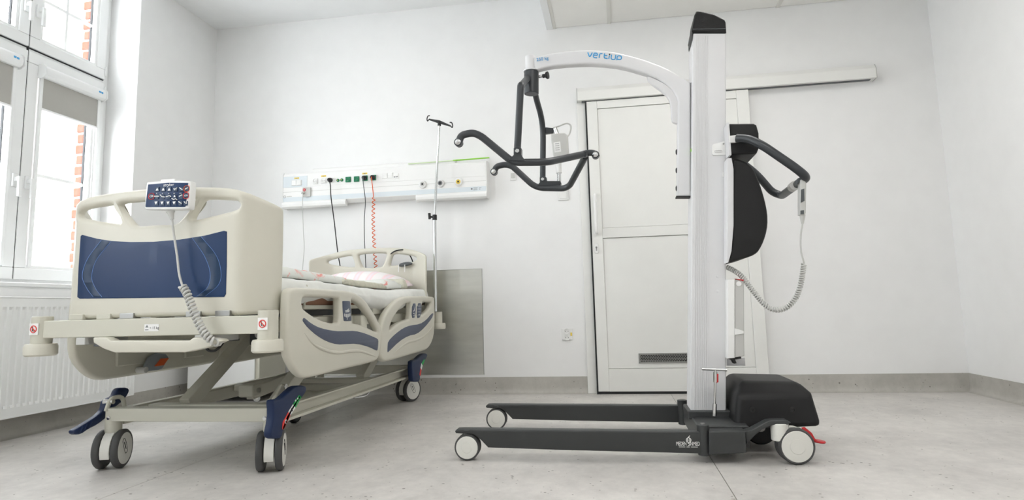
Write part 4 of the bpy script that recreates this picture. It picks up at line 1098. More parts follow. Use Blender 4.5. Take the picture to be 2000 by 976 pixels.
# ------------------------------------------------------------------ pendant on the footboard
cp = at(333, 384, y=2.105)
pend = thing('bed_control', 'blue nurse control panel hung on the footboard with spiral cord', 'remote control', cp)
tl, tr_, br, bl_ = at(291, 357, y=2.10), at(378, 354.5, y=2.10), at(374.5, 410, y=2.10), at(287, 410.5, y=2.10)
def pq(u, v, d=0):   # u right, v down
    p = (tl*(1-u)+tr_*u)*(1-v)+(bl_*(1-u)+br*u)*v
    return Vector((p.x, 2.085+d, p.z))
ol = [pq(u, v) for u, v in ((0, .03), (.03, 0), (.5, -.04), (.97, 0), (1, .03), (1, .94), (.96, 1), (.04, 1), (0, .94))]
mk('case', plate_mesh(chaikin([(p.x, p.z) for p in ol], 1), [], .036, .006, lambda a, c, d: Vector((a, 2.103+d, c)), 3), WHITEP, pend, ang=45)
il = [pq(u, v) for u, v in ((.055, .09), (.5, .045), (.945, .07), (.925, .89), (.9, .915), (.04, .91), (.03, .88))]
face = mk('keypad', plate_mesh([(p.x, p.z) for p in il], [], .002, .0006, lambda a, c, d: Vector((a, 2.0846+d, c)), 1), NAVY, pend)
mk('case_top_clip', bx(pq(.3, 0).x, pq(.62, 0).x, 2.09, 2.14, pq(.4, -.02).z-.004, pq(.4, -.02).z+.008), WHITEP, pend, bevel=.003)
b = BM(); tube(b, fillet([pq(.3, .1, .03), pq(.3, -.02, .07), pq(.3, .3, .10)], .02), .006, 8); tube(b, fillet([pq(.62, .1, .03), pq(.62, -.02, .07), pq(.62, .3, .10)], .02), .006, 8); mk('hanger_hook', b, WHITEP, pend)
mk('maker_name', text_mesh('stryker', .0155, facing_y(pq(.40, .175, -.0015)), .0004, shear=.1), LWHITE, face, flat=True)
def cr(cx, cy, d=-.0016):  # zoom-crop coordinates of the keypad (12.2x)
    px, py = 280+cx/12.2, 345+cy/12.2
    p = at(px, py, y=2.083); return Vector((p.x, 2.0834+d, p.z))
for row, cols in ((300, (337, 480, 622, 770, 912)), (480, (325, 462, 605, 750, 898)), (635, (313, 457, 597, 742, 888, 1012))):
    for cx in cols:
        p = cr(cx, row); mk('key', bx(p.x-.0085, p.x+.0085, p.y-.0006, p.y+.002, p.z-.0085, p.z+.0085), NAVYD, face, bevel=.002)
for cx, cy, m_ in ((1040, 285, ORANGE), (200, 467, LRED), (1025, 450, LRED)):
    p = cr(cx, cy); mk('key', bx(p.x-.0085, p.x+.0085, p.y-.0006, p.y+.002, p.z-.0085, p.z+.0085), NAVYD, face, bevel=.002)
    ringp = chaikin([(-.0115, -.0115), (.0115, -.0115), (.0115, .0115), (-.0115, .0115)], 2)
    b = BM(); q = [Vector((p.x+a, p.y-.0006, p.z+c)) for a, c in ringp]; tube(b, q+[q[0]], .0011, 6); mk('key_ring', b, m_, face)
for cx in (337, 480, 622): 
    p = cr(cx, 300, -.0026); b = BM(); prism(b, [(p.x-.006, p.y, p.z-.005), (p.x+.006, p.y, p.z-.005), (p.x, p.y, p.z+.006)], (0, .0006, 0)); mk('arrow_print', b, LWHITE, face, flat=True)
p = cr(750, 458, -.0026); b = BM(); prism(b, [(p.x-.004, p.y, p.z-.004), (p.x+.004, p.y, p.z-.004), (p.x, p.y, p.z+.004)], (0, .0006, 0)); mk('arrow_print', b, LWHITE, face, flat=True)
for cx in (308, 452, 594, 738):
    p = cr(cx, 625, -.0026); b = BM(); prism(b, [(p.x-.006, p.y, p.z+.005), (p.x, p.y, p.z-.006), (p.x+.006, p.y, p.z+.005)], (0, .0006, 0)); mk('arrow_print', b, LWHITE, face, flat=True)
for cx, cy in ((200, 478), (1022, 460)):
    p = cr(cx, cy, -.0026); mk('key_text', text_mesh('CPR', .0085, facing_y((p.x-.0072, p.y, p.z-.001)), .0003), LWHITE, face, flat=True)
def ink(pts, r=.0013):
    b = BM(); tube(b, [cr(a, c, -.0026) for a, c in pts], r, 6); mk('icon_print', b, LWHITE, face)
ink([(265, 468), (385, 468)], .0018); ink([(410, 430), (450, 475), (520, 485)], .0018); ink([(545, 478), (590, 470), (630, 450), (668, 475)], .0018); ink([(685, 520), (730, 545), (780, 525), (812, 550)], .0018)
ink([(725, 290), (775, 290), (815, 262)], .0013); ink([(750, 300), (750, 325)], .0016); ink([(790, 300), (785, 325)], .0012)
ink([(870, 262), (905, 290), (945, 312)], .0018); ink([(1000, 300), (1075, 262)], .0018); ink([(860, 470), (935, 432)], .0018); ink([(850, 595), (918, 640)], .0018); ink([(980, 590), (1005, 630), (1035, 645), (1030, 580)], .0013)
ink([(730, 398), (765, 398)], .0013); ink([(865, 395), (920, 395)], .0011)
for cx in (328, 470, 614): ink([(cx-4, 402), (cx+4, 402)], .002)
# strain relief, straight cord, spiral cord
g0 = at(333, 413, y=2.10); g1 = at(336, 428, y=2.10)
b = BM(); tube(b, [g0, g0.lerp(g1, .3), g1], [.016, .011, .007], 12); mk('strain_relief', b, GREYP, pend)
cpath = catmull([g1, at(340, 460, y=2.108), at(346, 500, y=2.112), at(350, 535, y=2.112), at(357, 560, y=2.105)], 8)
b = BM(); tube(b, cpath, .0042, 10); mk('cord', b, GREYP, pend)
cp2 = catmull([at(356, 558, y=2.105), at(366, 575, y=2.095), at(380, 612, y=2.09), at(393, 640, y=2.09), at(408, 660, y=2.09), at(420, 668, y=2.10), at(429, 667, y=2.13)], 10)
b = BM(); tube(b, helix(cp2, .0115, .0140, 14), .0046, 7); mk('spiral_cord', b, GREYP, pend)
b = BM(); tube(b, catmull([at(401, 677, y=2.14), at(408, 684, y=2.14), at(420, 684, y=2.15), at(430, 676, y=2.17), at(436, 668, y=2.20)], 6), .005, 8); mk('cord_end', b, BLACKP, pend)

# dark handset hung on the headboard with black cable
hs = at(792, 515, y=4.34)
t = thing('handset', 'small dark grey handset hanging on the headboard', 'remote control', hs)
hsq = [at(a, c, y=4.33) for a, c in ((779, 518), (780, 514.5), (790, 511.5), (800, 511), (804, 513), (804, 516), (793, 519.5), (780, 521))]
mk('handset_body', plate_mesh(chaikin([(p.x, p.z) for p in hsq], 1), [], .03, .008, lambda a, c, d: Vector((a, 4.34+d, c)), 3), DGREYP, t)
for px in (778.5, 790.5):
    b = BM(); tube(b, fillet([at(px, 531, y=4.318), at(px, 517, y=4.318), at(px+1, 517, y=4.345)], .01), .0028, 8); mk('hook', b, WHITEP, t)
t = thing('black_cable', 'black cable looping over the right half of the headboard', 'cable', at(780, 487, y=4.41))
b = BM(); tube(b, catmull([at(747, 535, y=4.41), at(750, 520, y=4.41), at(757, 503, y=4.385), at(768, 492, y=4.355), at(780, 488, y=4.355), at(790, 488.5, y=4.375), at(798, 495, y=4.42), at(804, 505, y=4.42), at(807, 516, y=4.42), at(807, 530, y=4.42)], 8), .0045, 8); mk('cable', b, BLACKP, t)

# ------------------------------------------------------------------ drip pole
pb, pt_ = at(850.5, 612, y=4.42), at(858, 238, y=4.42)
pj = at(849, 424, y=4.42)
t = thing('iv_pole', 'chrome drip stand pole with black hooks at the bed corner', 'drip stand', pb)
axp = (pt_-pj).normalized()
b = BM(); cyl(b, pb-Vector((0, 0, .03)), pj, .0125, 20); mk('lower_tube', b, CHROME, t)
b = BM(); cyl(b, pj, pt_, .009, 18); mk('upper_tube', b, CHROME, t)
b = BM(); cyl(b, pj-Vector((0, 0, .022)), pj+Vector((0, 0, .018)), .017, 20); o = mk('clamp_collar', b, BLACKP, t, bevel=.003)
b = BM(); cyl(b, pj, pj+Vector((-.035, -.012, .004)), .007, 12); cyl(b, pj+Vector((-.035, -.012, -.014)), pj+Vector((-.037, -.012, .030)), .010, 14); mk('clamp_knob', b, BLACKP, t)
b = BM(); cyl(b, pb-Vector((0, 0, .004)), pb+Vector((0, 0, .014)), .017, 18); mk('foot_collar', b, BLACKP, t)
h0, h1 = at(838, 233, y=4.42), at(880, 246, y=4.42); hm = pt_
b = BM(); tube(b, [h0, h0.lerp(hm, .3), hm, h1.lerp(hm, .3), h1], [.006, .008, .013, .008, .006], 10); o = mk('hook_bar', b, BLACKP, t)
b = BM(); cyl(b, hm-Vector((0, 0, .03)), hm+Vector((0, 0, .006)), .013, 14); mk('bar_socket', b, BLACKP, o)
for hh, s in ((h0, -1), (h1, 1)):
    b = BM(); tube(b, catmull([hh, hh+Vector((s*.012, 0, -.012)), hh+Vector((s*.014, 0, -.03))*0+Vector((s*.016, 0, .006)), hh+Vector((s*.008, 0, .026)), hh+Vector((-s*.006, 0, .028))], 6), .0042, 8); mk('hook', b, BLACKP, o)

# ------------------------------------------------------------------ bedside cabinet
t = thing('bedside_cabinet', 'cream bedside cabinet on casters in the corner behind the bed', 'cabinet', (-2.78, 4.38, 0))
cx0, cx1, cy0, cy1 = -3.075, -2.51, 4.19, 4.555
mk('body', bx(cx0, cx1, cy0, cy1, .075, .80), BED, t, bevel=.006)
mk('cabinet_top', bx(cx0-.01, cx1+.01, cy0-.012, cy1, .80, .825), BED, t, bevel=.008)
o = mk('door', bx(cx0+.012, cx1-.03, cy0-.014, cy0, .10, .50), WHITEP, t, bevel=.004)
b = BM(); tube(b, fillet([(cx0+.10, cy0-.012, .44), (cx0+.10, cy0-.04, .44), (cx0+.10, cy0-.04, .27), (cx0+.10, cy0-.012, .27)], .02), .008, 10); mk('door_handle', b, GREYP, o)
o = mk('drawer', bx(cx0+.012, cx1-.03, cy0-.014, cy0, .52, .66), WHITEP, t, bevel=.004)
mk('drawer_handle', bx(cx0+.18, cx1-.2, cy0-.03, cy0-.014, .58, .60), GREYP, o, bevel=.004)
mk('plinth', bx(cx0+.02, cx1-.02, cy0+.02, cy1-.02, .06, .076), DGREYP, t, bevel=.002)
for xx in (cx0+.05, cx1-.04):
    for yy in (cy0+.04, cy1-.06):
        b = BM(); cyl(b, (xx, yy, .045), (xx, yy, .062), .012, 12); mk('caster_stem', b, CHROME, t)
        b = BM(); disc_wheel(b, (xx, yy, .024), (.5, -.85, 0), .024, .016, 20); w3 = mk('caster_wheel', b, GREYP, t)
        b = BM(); lathe(b, [(.019, -.007), (.019, .007), (0, .009)], (xx, yy, .024), (.5, -.85, 0), 20); mk('caster_hub', b, WHEELW, w3)

# ================================================================== PATIENT LIFT
YL = 2.95                 # mid plane of the lift
lift = thing('patient_lift', 'white and anthracite mobile patient lift with spreader bar', 'patient hoist', (.02, YL, 0))
def prof(name, pts, y0, y1, m, bevel=.004, parent=lift, ch=0, yref=None, ang=40, res=3):
    yr = y0 if yref is None else yref
    q = [at(a, c, y=yr) for a, c in pts]
    q2 = [(p.x, p.z) for p in q]
    if ch: q2 = chaikin(q2, ch)
    th = y1-y0; yc = (y0+y1)/2
    return mk(name, plate_mesh(q2, [], th, bevel, lambda a, c, d: Vector((a, yc+d, c)), res), m, parent, ang=ang)
# mast
YM0, YM1_ = 2.875, 3.025
mast = prof('mast', [(1353, 62), (1418, 62), (1418.5, 808), (1349, 806)], YM0, YM1_, LIFTW, .006)
# extruded grooves on the left half of the near face
for k in range(8):
    u = .10+.052*k
    a = at(1353+65*u, 70, y=YM0); c = at(1349+69.5*u, 803, y=YM0)
    b = BM(); w2 = .0018
    hexa(b, [a+Vector((-w2, -.0022, 0)), a+Vector((w2, -.0022, 0)), a+Vector((w2, .001, 0)), a+Vector((-w2, .001, 0))], [c+Vector((-w2, -.0022, 0)), c+Vector((w2, -.0022, 0)), c+Vector((w2, .001, 0)), c+Vector((-w2, .001, 0))])
    bmesh.ops.recalc_face_normals(b, faces=b.faces); mk('mast_rib', b, LIFTW, mast, flat=True)
cap = prof('mast_cap', [(1352, 78), (1351.5, 64), (1356, 30), (1360, 22), (1368, 22), (1395, 28.5), (1415, 39), (1417.5, 44), (1418.5, 64), (1416, 66), (1354, 66)], YM0-.006, YM1_+.006, BLACKT, .008, yref=YM0)
b = BM(); a, c = at(1353, 57, y=YM0-.007), at(1418, 56, y=YM0-.007); tube(b, [a, c], .0018, 8); mk('cap_seam', b, DGREYP, cap)
# carriage guide slot and green marker on the boom side of the mast
a, c = at(1351.5, 165, y=2.95), at(1351, 384, y=2.95)
b = BM(); hexa(b, [a+Vector((-.008, -.03, 0)), a+Vector((.004, -.03, 0)), a+Vector((.004, .03, 0)), a+Vector((-.008, .03, 0))], [c+Vector((-.008, -.03, 0)), c+Vector((.004, -.03, 0)), c+Vector((.004, .03, 0)), c+Vector((-.008, .03, 0))]); bmesh.ops.recalc_face_normals(b, faces=b.faces); mk('guide_slot', b, DGREYP, mast, flat=True)
p = at(1351.5, 293, y=2.905); mk('green_marker', bx(p.x-.005, p.x+.004, 2.90, 2.92, p.z-.006, p.z+.006), LIME, mast, flat=True)
for cx, cy in ((1402, 540), (1402, 569)):
    p = at(cx, cy, y=YM0); b = BM(); lathe(b, [(.006, 0), (.006, .0015), (0, .002)], p, (0, -1, 0), 12); mk('screw_cap', b, LIFTW, mast)
# near-side bracket with slot
br_ = prof('strap_bracket', [(1391, 284), (1394, 281), (1412, 276), (1419, 274), (1420, 302), (1393, 303), (1391, 300)], YM0-.007, YM0, WHITEP, .002, parent=mast)
b = BM(); a, c = at(1396, 293, y=YM0-.010), at(1410, 292.5, y=YM0-.010); tube(b, fillet([a, a+Vector((0, 0, -.008)), c+Vector((0, 0, -.008)), c, a], .005), .003, 8); mk('bracket_loop', b, WHITEP, br_)
p = at(1413, 281, y=YM0-.008); b = BM(); cyl(b, p, p+Vector((0, -.004, 0)), .004, 10); mk('bracket_screw', b, ALU, br_)
prof('hinge_plate', [(1411, 336), (1420, 336), (1420, 346), (1411, 345)], YM0-.005, YM0, WHITEP, .002, parent=mast)

# boom
BO = [(1042, 112), (1060, 107.5), (1080, 103), (1105, 99.5), (1130, 97.7), (1155, 97), (1180, 98.5), (1205, 102), (1230, 108), (1260, 116.5), (1290, 127.5), (1312, 138), (1330, 148.5), (1350, 161.5), (1350.5, 383), (1322.5, 383), (1323, 300), (1324, 200), (1322, 190), (1312, 174), (1300, 163), (1284, 153), (1262, 144), (1230, 134.5), (1205, 129), (1180, 126), (1155, 124.5), (1130, 125), (1105, 126.5), (1080, 129), (1060, 133), (1044, 137.5)]
boom = prof('boom', BO, 2.925, 2.975, LIFTW, .010, ang=50)
prof('boom_gusset', [(1263, 146), (1290, 158), (1312, 172), (1326, 190), (1326, 241), (1317, 239.5), (1311.5, 235), (1310.5, 205), (1306, 191), (1297, 181), (1267, 159)], 2.935, 2.965, LIFTW, .006, parent=boom, ch=1)
prof('boom_foot_seal', [(1321, 382), (1351, 382), (1351, 385), (1321, 385)], 2.925, 2.975, BLACKP, .001, parent=boom)
for cy in (297, 333, 368):
    p = at(1321.5, cy, y=2.95); b = BM(); lathe(b, [(.014, 0), (.014, .004), (.009, .008), (0, .009)], p+Vector((.004, 0, 0)), (-1, 0, 0), 16); mk('boom_bolt', b, BLACKP, boom)
p0, p1 = at(1036, 110, y=2.95), at(1036, 139, y=2.95)
b = BM(); cyl(b, p0, p1, .026, 28); mk('boom_head', b, LIFTW, boom, bevel=.004)
def stroke(pts, r=.0027):
    return tube(BM(), fillet([at(1040+u/10.526, 95+v/10.526, y=2.9243) for u, v in pts], .008, 3), r, 8)
for nm, pts in (('letter_v', [(1138, 80), (1176, 178), (1228, 82)]), ('letter_e', [(1330, 188), (1270, 182), (1250, 165), (1257, 108), (1275, 90), (1322, 93), (1338, 112), (1332, 136), (1258, 130)]),
                ('letter_r', [(1370, 190), (1382, 98), (1440, 102)]), ('letter_t', [(1482, 100), (1468, 193), (1545, 204)]), ('letter_t_bar', [(1478, 136), (1540, 141)]), ('letter_i', [(1580, 150), (1570, 210)]),
                ('letter_u', [(1625, 125), (1613, 216), (1698, 226), (1712, 130)]), ('letter_p', [(1732, 235), (1746, 143), (1834, 150), (1822, 228), (1738, 215)])):
    mk(nm, stroke(pts), LBLUE, boom)
p = at(1040+1584/10.526, 95+121/10.526, y=2.924); b = BM(); lathe(b, [(.0034, -.001), (.0034, .0022), (0, .0024)], p, (0, -1, 0), 12); mk('letter_i_dot', b, INK, boom)
p = at(1048, 119.5, y=2.923)
mk('load_lettering', text_mesh('250 kg', .022, facing_y(p, R_(-4)), .0006), LBLUE, boom, flat=True)

# swivel and spreader
q0, q1 = at(1038, 140, y=2.95), at(1038, 184, y=2.95)
b = BM(); cyl(b, q0, q1, .036, 32); swv = mk('swivel', b, TUBEG, lift, bevel=.004)
b = BM(); cyl(b, q0+Vector((0, 0, .006)), q0, .040, 28); mk('swivel_flange', b, LIFTW, swv, bevel=.002)
kp = at(1052, 150, y=2.95)
b = BM(); cyl(b, kp, kp+Vector((.022, -.006, 0)), .007, 12); mk('plunger_pin', b, CHROME, swv)
b = BM(); lathe(b, [(.007, .02), (.010, .022), (.009, .034), (.018, .042), (.018, .050), (0, .051)], kp, (1, -.25, 0), 20); mk('plunger_knob', b, BLACKP, swv)
yn, yf = 2.655, 3.285
cxm = (q0+q1)/2
def P(px, py, y): return at(px, py, y=y)
# hanger arms
na = fillet([cxm+Vector((-.015, -.02, .02)), P(1019, 166, yn+.02), P(1017, 166, yn), P(1010.5, 292, yn)], .05, 8)
b = BM(); tube(b, na, .0155, 16); mk('hanger_arm', b, TUBEG, swv)
fa = fillet([cxm+Vector((.005, .02, .02)), P(1046, 188, 3.10), P(1061, 240, yf), P(1060, 347, yf)], .12, 8)
b = BM(); tube(b, fa, .0155, 16); mk('hanger_arm', b, TUBEG, swv)
ym_ = 2.945
near = fillet([P(896, 281, yn), P(900, 264, yn), P(924, 259, yn), P(940, 266, yn), P(997, 313, yn), P(1010, 317, yn), P(1068, 316.5, yn+.02), P(1100, 310, yn+.13), P(1141, 301, ym_-.03)], .035, 6)
bar = BM(); tube(bar, near, .0165, 16); nb = mk('spreader_bar', bar, TUBEG, lift)
far = fillet([P(964.5, 338, yf), P(969, 325, yf), P(986, 321, yf), P(1000, 324, yf), P(1040, 361, yf), P(1055, 367, yf), P(1102, 368, yf-.02), P(1113, 362, yf-.05), P(1143, 306, ym_+.03)], .035, 6)
bar = BM(); tube(bar, far, .0165, 16); fb = mk('spreader_bar', bar, TUBEG, lift)
hk = fillet([P(1138, 301, ym_), P(1150, 298, ym_), P(1161, 299, ym_), P(1166, 307, ym_)], .02, 6)
b = BM(); tube(b, hk, .0155, 14); he = mk('spreader_hook', b, TUBEG, lift)
b = BM(); tube(b, [P(1141, 301, ym_-.05), P(1143, 304, ym_+.05)], .014, 14); mk('spreader_yoke', b, TUBEG, lift)
for p, par in ((P(896, 279, yn), nb), (P(965, 336, yf), fb), (P(1163, 303, ym_), he)):
    b = BM(); lathe(b, [(.013, 0), (.013, .019), (.009, .021), (.009, .027), (.006, .029), (0, .029)], p, (0, -1, 0), 18); o = mk('hook_pin', b, CHROME, par)
    b = BM(); lathe(b, [(.018, -.014), (.018, .016), (.014, .018), (0, .018)], p, (0, -1, 0), 18); mk('hook_end', b, TUBEG, par)
for (cx, cy, yy, par, pl) in ((1010.5, 295, yn, nb, [(1003, 302), (1003, 289), (1007, 286), (1014, 286), (1018, 289), (1018, 302), (1026, 314), (992, 314)]), (1060, 350, yf, fb, [(1054, 356), (1054, 346), (1058, 343), (1063, 343), (1067, 346), (1068, 353), (1094, 353), (1096, 357), (1093, 363), (1048, 363)])):
    o = prof('pivot_plate', pl, yy-.02, yy+.02, TUBEG, .003, parent=par)
    p = at(cx, cy, y=yy-.021); b = BM(); lathe(b, [(.011, 0), (.011, .005), (.009, .008), (.004, .008), (.004, .006), (0, .006)], p, (0, -1, 0), 6); mk('pivot_bolt', b, CHROME, par)
# actuator on the far hanger arm
act = prof('actuator', [(1076, 262), (1080, 260), (1103, 259), (1108, 263), (1110, 302), (1106, 306), (1082, 307), (1080, 302), (1077, 275)], yf-.045, yf+.03, GREYP, .008, ch=0)
prof('actuator_bracket', [(1063, 248), (1081, 250), (1081, 259), (1063, 261)], yf-.012, yf+.012, TUBEG, .002, parent=act)
b = BM(); cyl(b, P(1084, 251, yf-.01), P(1088, 262, yf-.01), .012, 14); mk('actuator_clevis', b, CHROME, act)
b = BM(); cyl(b, P(1090, 302, yf), P(1092, 338, yf), .0155, 16); mk('actuator_sleeve', b, WHITEP, act)
b = BM(); cyl(b, P(1091.5, 336, yf), P(1092, 354, yf), .011, 14); mk('actuator_rod', b, CHROME, act)
o = prof('rating_label', [(1081, 278), (1094, 276), (1096, 296), (1083, 298)], yf-.0462, yf-.045, LWHITE, .0004, parent=act)
b = BM()
for k in range(4):
    a, c = at(1084+k*.3, 281+k*4, y=yf-.0465), at(1092+k*.3, 280+k*4, y=yf-.0465); tube(b, [a, c], .0012, 6)
mk('label_print', b, INKG, o)
b = BM(); tube(b, catmull([P(1080, 250, yf), P(1092, 246, yf), P(1106, 241, yf), P(1114, 244, yf), P(1115, 252, yf), P(1112, 262, yf), P(1106, 269, yf-.03)], 6), .0042, 8); mk('actuator_cable', b, GREYP, act)

# push handle
hb_ = prof('handle_box', [(1421.5, 247), (1424, 243.5), (1470, 243), (1476, 246), (1480.5, 262), (1481, 290), (1477, 300), (1470, 302.5), (1424, 303.5), (1421.5, 300)], 2.80, 3.10, BLACKT, .010, yref=2.82)
mk('handle_flange', bx(at(1421, 270, y=2.82).x-.004, at(1421, 270, y=2.82).x+.006, 2.79, 3.11, at(1421, 306, y=2.82).z, at(1421, 243, y=2.82).z), LIFTW, hb_, bevel=.001)
b = BM(); p = at(1424, 272, y=2.79); box(b, p.x, p.x+.06, 2.788, 2.80, p.z-.016, p.z+.016); mk('handle_clamp', b, WHITEP, hb_, bevel=.003)
hpth = fillet([P(1439, 270, 2.775), P(1462, 271, 2.75), P(1490, 284, 2.72), P(1554, 328, 2.70), P(1576, 346, 2.72), P(1527, 382, 3.17), P(1508, 375, 3.19), P(1478, 340, 3.17), P(1452, 320, 3.12)], .075, 8)
b = BM(); tube(b, hpth, .0185, 18); mk('push_handle', b, TUBEG, lift)
b = BM(); cyl(b, P(1547, 366, 2.905), P(1552, 362, 2.87), .0205, 18); mk('handle_ring', b, GREYP, lift)
# black electronics housing on the back of the mast
prof('housing', [(1430, 313), (1436, 309), (1450, 312), (1462, 318), (1472, 328), (1482, 350), (1491, 376), (1498, 403), (1501, 428), (1499, 450), (1493, 470), (1485, 486), (1479, 494), (1466, 501), (1440, 508), (1424, 513), (1424, 505), (1430, 470)], 2.80, 3.10, BLACKT, .014, yref=2.80, ch=1)
prof('housing_back_plate', [(1420, 309), (1429, 308), (1433, 330), (1433, 440), (1429, 490), (1423, 512), (1420, 513)], 2.795, 3.105, LIFTW, .003, yref=2.795)
# battery pack
bt = prof('battery_pack', [(1421, 545), (1435, 545), (1435, 699), (1421, 700)], 2.82, 3.08, WHITEP, .003, yref=2.82)
prof('battery_side', [(1435, 546), (1453, 546), (1454, 695), (1435, 698)], 2.825, 3.075, GREYP, .004, yref=2.825, parent=bt)
prof('battery_shelf', [(1435, 641), (1440, 642), (1453, 646), (1453, 651), (1435, 654)], 2.818, 3.07, WHITEP, .002, yref=2.818, parent=bt)
p = at(1443, 554, y=2.823); b = BM(); lathe(b, [(.011, 0), (.011, .002), (.009, .003), (0, .003)], p, (0, -1, 0), 18); mk('battery_button', b, WHITEP, bt)
prof('battery_latch', [(1437, 544), (1453, 546), (1452, 548.5), (1443, 546.5)], 2.82, 2.86, REDP, .001, parent=bt)
prof('battery_release', [(1426, 699), (1448, 697), (1448, 700), (1436, 702), (1439, 709), (1434, 710), (1430, 703), (1426, 702)], 2.85, 2.90, BLACKP, .002, parent=bt)
prof('battery_back', [(1420, 700), (1455, 698), (1456, 714), (1420, 714)], 3.06, 3.075, LIFTW, .002, parent=bt)
# hand control on the push handle
hc_ = prof('hand_control', [(1563, 352), (1566, 349), (1573, 351), (1575.5, 360), (1574.5, 416), (1571, 420), (1563, 419), (1562.5, 400)], 2.725, 2.765, GREYP, .006)
prof('control_hook', [(1555, 352), (1560, 347), (1572, 346), (1574, 352), (1564, 354), (1556, 360)], 2.73, 2.76, DGREYP, .003, parent=hc_)
prof('control_key', [(1564.5, 370), (1571, 368), (1571.5, 392), (1564, 396)], 2.7225, 2.7255, DGREYP, .001, parent=hc_)
prof('control_key', [(1563.5, 411), (1570.5, 410), (1570.5, 418), (1563.5, 418)], 2.7225, 2.7255, DGREYP, .001, parent=hc_)
b = BM(); tube(b, [P(1567.5, 419, 2.745), P(1567.5, 425, 2.745), P(1567.5, 437, 2.745)], [.012, .010, .005], 12); mk('strain_relief', b, GREYP, hc_)
b = BM(); tube(b, catmull([P(1567.5, 436, 2.745), P(1564, 460, 2.745), P(1564.5, 490, 2.745), P(1571, 515, 2.745)], 8), .0035, 8); mk('cord', b, GREYP, hc_)
cp3 = catmull([P(1570, 515, 2.745), P(1565, 550, 2.745), P(1555, 580, 2.75), P(1538, 599, 2.76), P(1515, 605, 2.78), P(1493, 594, 2.80), P(1470, 567, 2.82), P(1450, 541, 2.84), P(1435, 529, 2.87), P(1421, 522, 2.90)], 10)
b = BM(); tube(b, helix(cp3, .0085, .0098, 14), .0033, 7); mk('spiral_cord', b, GREYP, hc_)

# base chassis
ZT = .132
YN0, YF1 = 2.585, 3.30
b = BM()
ch_pts = [P(1343, 806, 2.95), P(1420, 808, 2.95)]
xa, xb = .292, .50
prism(b, [(xa+.01, 3.20, .045), (xb, 3.20, .045), (xb, 2.66, .045), (xa+.01, 2.66, .045)], (0, 0, ZT-.045))
chs = mk('chassis', b, LIFTG, lift, bevel=.006)
mk('mast_socket', bx(.288, .478, 2.85, 3.05, ZT-.01, .158), LIFTG, lift, bevel=.006)
prof('hinge_block', [(1385, 843), (1456, 842), (1458, 884), (1385, 888)], YN0, 2.70, LIFTG, .004)
mk('hinge_block', bx(.33, .47, 3.19, 3.30, .036, .125), LIFTG, lift, bevel=.005)
for (cx, yy) in ((.318, 2.62), (.305, 3.26)):
    b = BM(); cyl(b, (cx, yy, .028), (cx, yy, .145), .024, 24); o = mk('hinge_barrel', b, LIFTG, lift, bevel=.003)
    b = BM(); lathe(b, [(.010, .145), (.010, .149), (.006, .149), (0, .148)], (cx, yy, 0), (0, 0, 1), 6); mk('hinge_bolt', b, ALU, o)
# legs
prof('leg', [(888, 842), (892, 838), (905, 837.5), (1100, 840), (1375, 843), (1378, 886), (1100, 879), (953, 874), (938, 858), (925, 848.5), (890, 846)], 2.60, 2.65, LIFTG, .006, yref=2.60)
q = [at(a, c, y=2.60) for a, c in ((888, 842), (892, 838), (905, 837.5), (1100, 840), (1375, 843), (1378, 886), (1100, 879), (953, 874), (938, 858), (925, 848.5), (890, 846))]
mk('leg', plate_mesh([(p.x, p.z) for p in q], [], .05, .006, lambda a, c, d: Vector((a-.004, 3.275+d, c)), 3), LIFTG, lift, ang=40)
# leg nose plates seen from above
for yy in (2.625, 3.275):
    b = BM(); cyl(b, (-.628, yy, .113), (-.628, yy, .122), .030, 20); o = mk('leg_nose', b, LIFTG, lift, bevel=.002)
    b = BM(); lathe(b, [(.009, .122), (.009, .125), (0, .125)], (-.628, yy, 0), (0, 0, 1), 6); mk('nose_bolt', b, CHROME, o)
# rear arms to the big casters
for yy, s in ((2.60, 1), (3.24, -1)):
    q = [at(a, c, y=2.60) for a, c in ((1455, 843), (1470, 838), (1500, 822), (1512, 820.5), (1538, 821), (1545, 825), (1538, 830), (1510, 830), (1490, 838), (1475, 850), (1458, 868))]
    mk('rear_arm', plate_mesh([(p.x, p.z) for p in q], [], .055, .005, lambda a, c, d: Vector((a, yy+.0275+d, c)), 3), LIFTG, lift, ang=40)
def lift_caster(x, y, r, rot, wd, big):
    ax = Vector((math.sin(rot), -math.cos(rot), 0)); c = Vector((x, y, r)); fwd = Vector((ax.y, -ax.x, 0))*-1
    for s in (1, -1):
        wc = c+ax*s*wd*.62
        b = BM(); disc_wheel(b, wc, ax, r, wd, 40); w2 = mk('caster_wheel', b, RUBBER, lift, ang=50)
        b = BM(); lathe(b, [(r*.86, -wd*.3), (r*.86, wd*.50), (r*.83, wd*.56), (r*.42, wd*.60), (r*.40, wd*.66), (0, wd*.70)], wc, ax*s, 40); mk('wheel_disc', b, WHEELW, w2)
    return c, ax, fwd
for yy in (2.625, 3.275):
    c, ax, fwd = lift_caster(-.628, yy, .0525, R_(3), .024, False)
    b = BM(); cyl(b, (-.628, yy, .06), (-.628, yy, .116), .018, 16); mk('caster_stem', b, GREYP, lift)
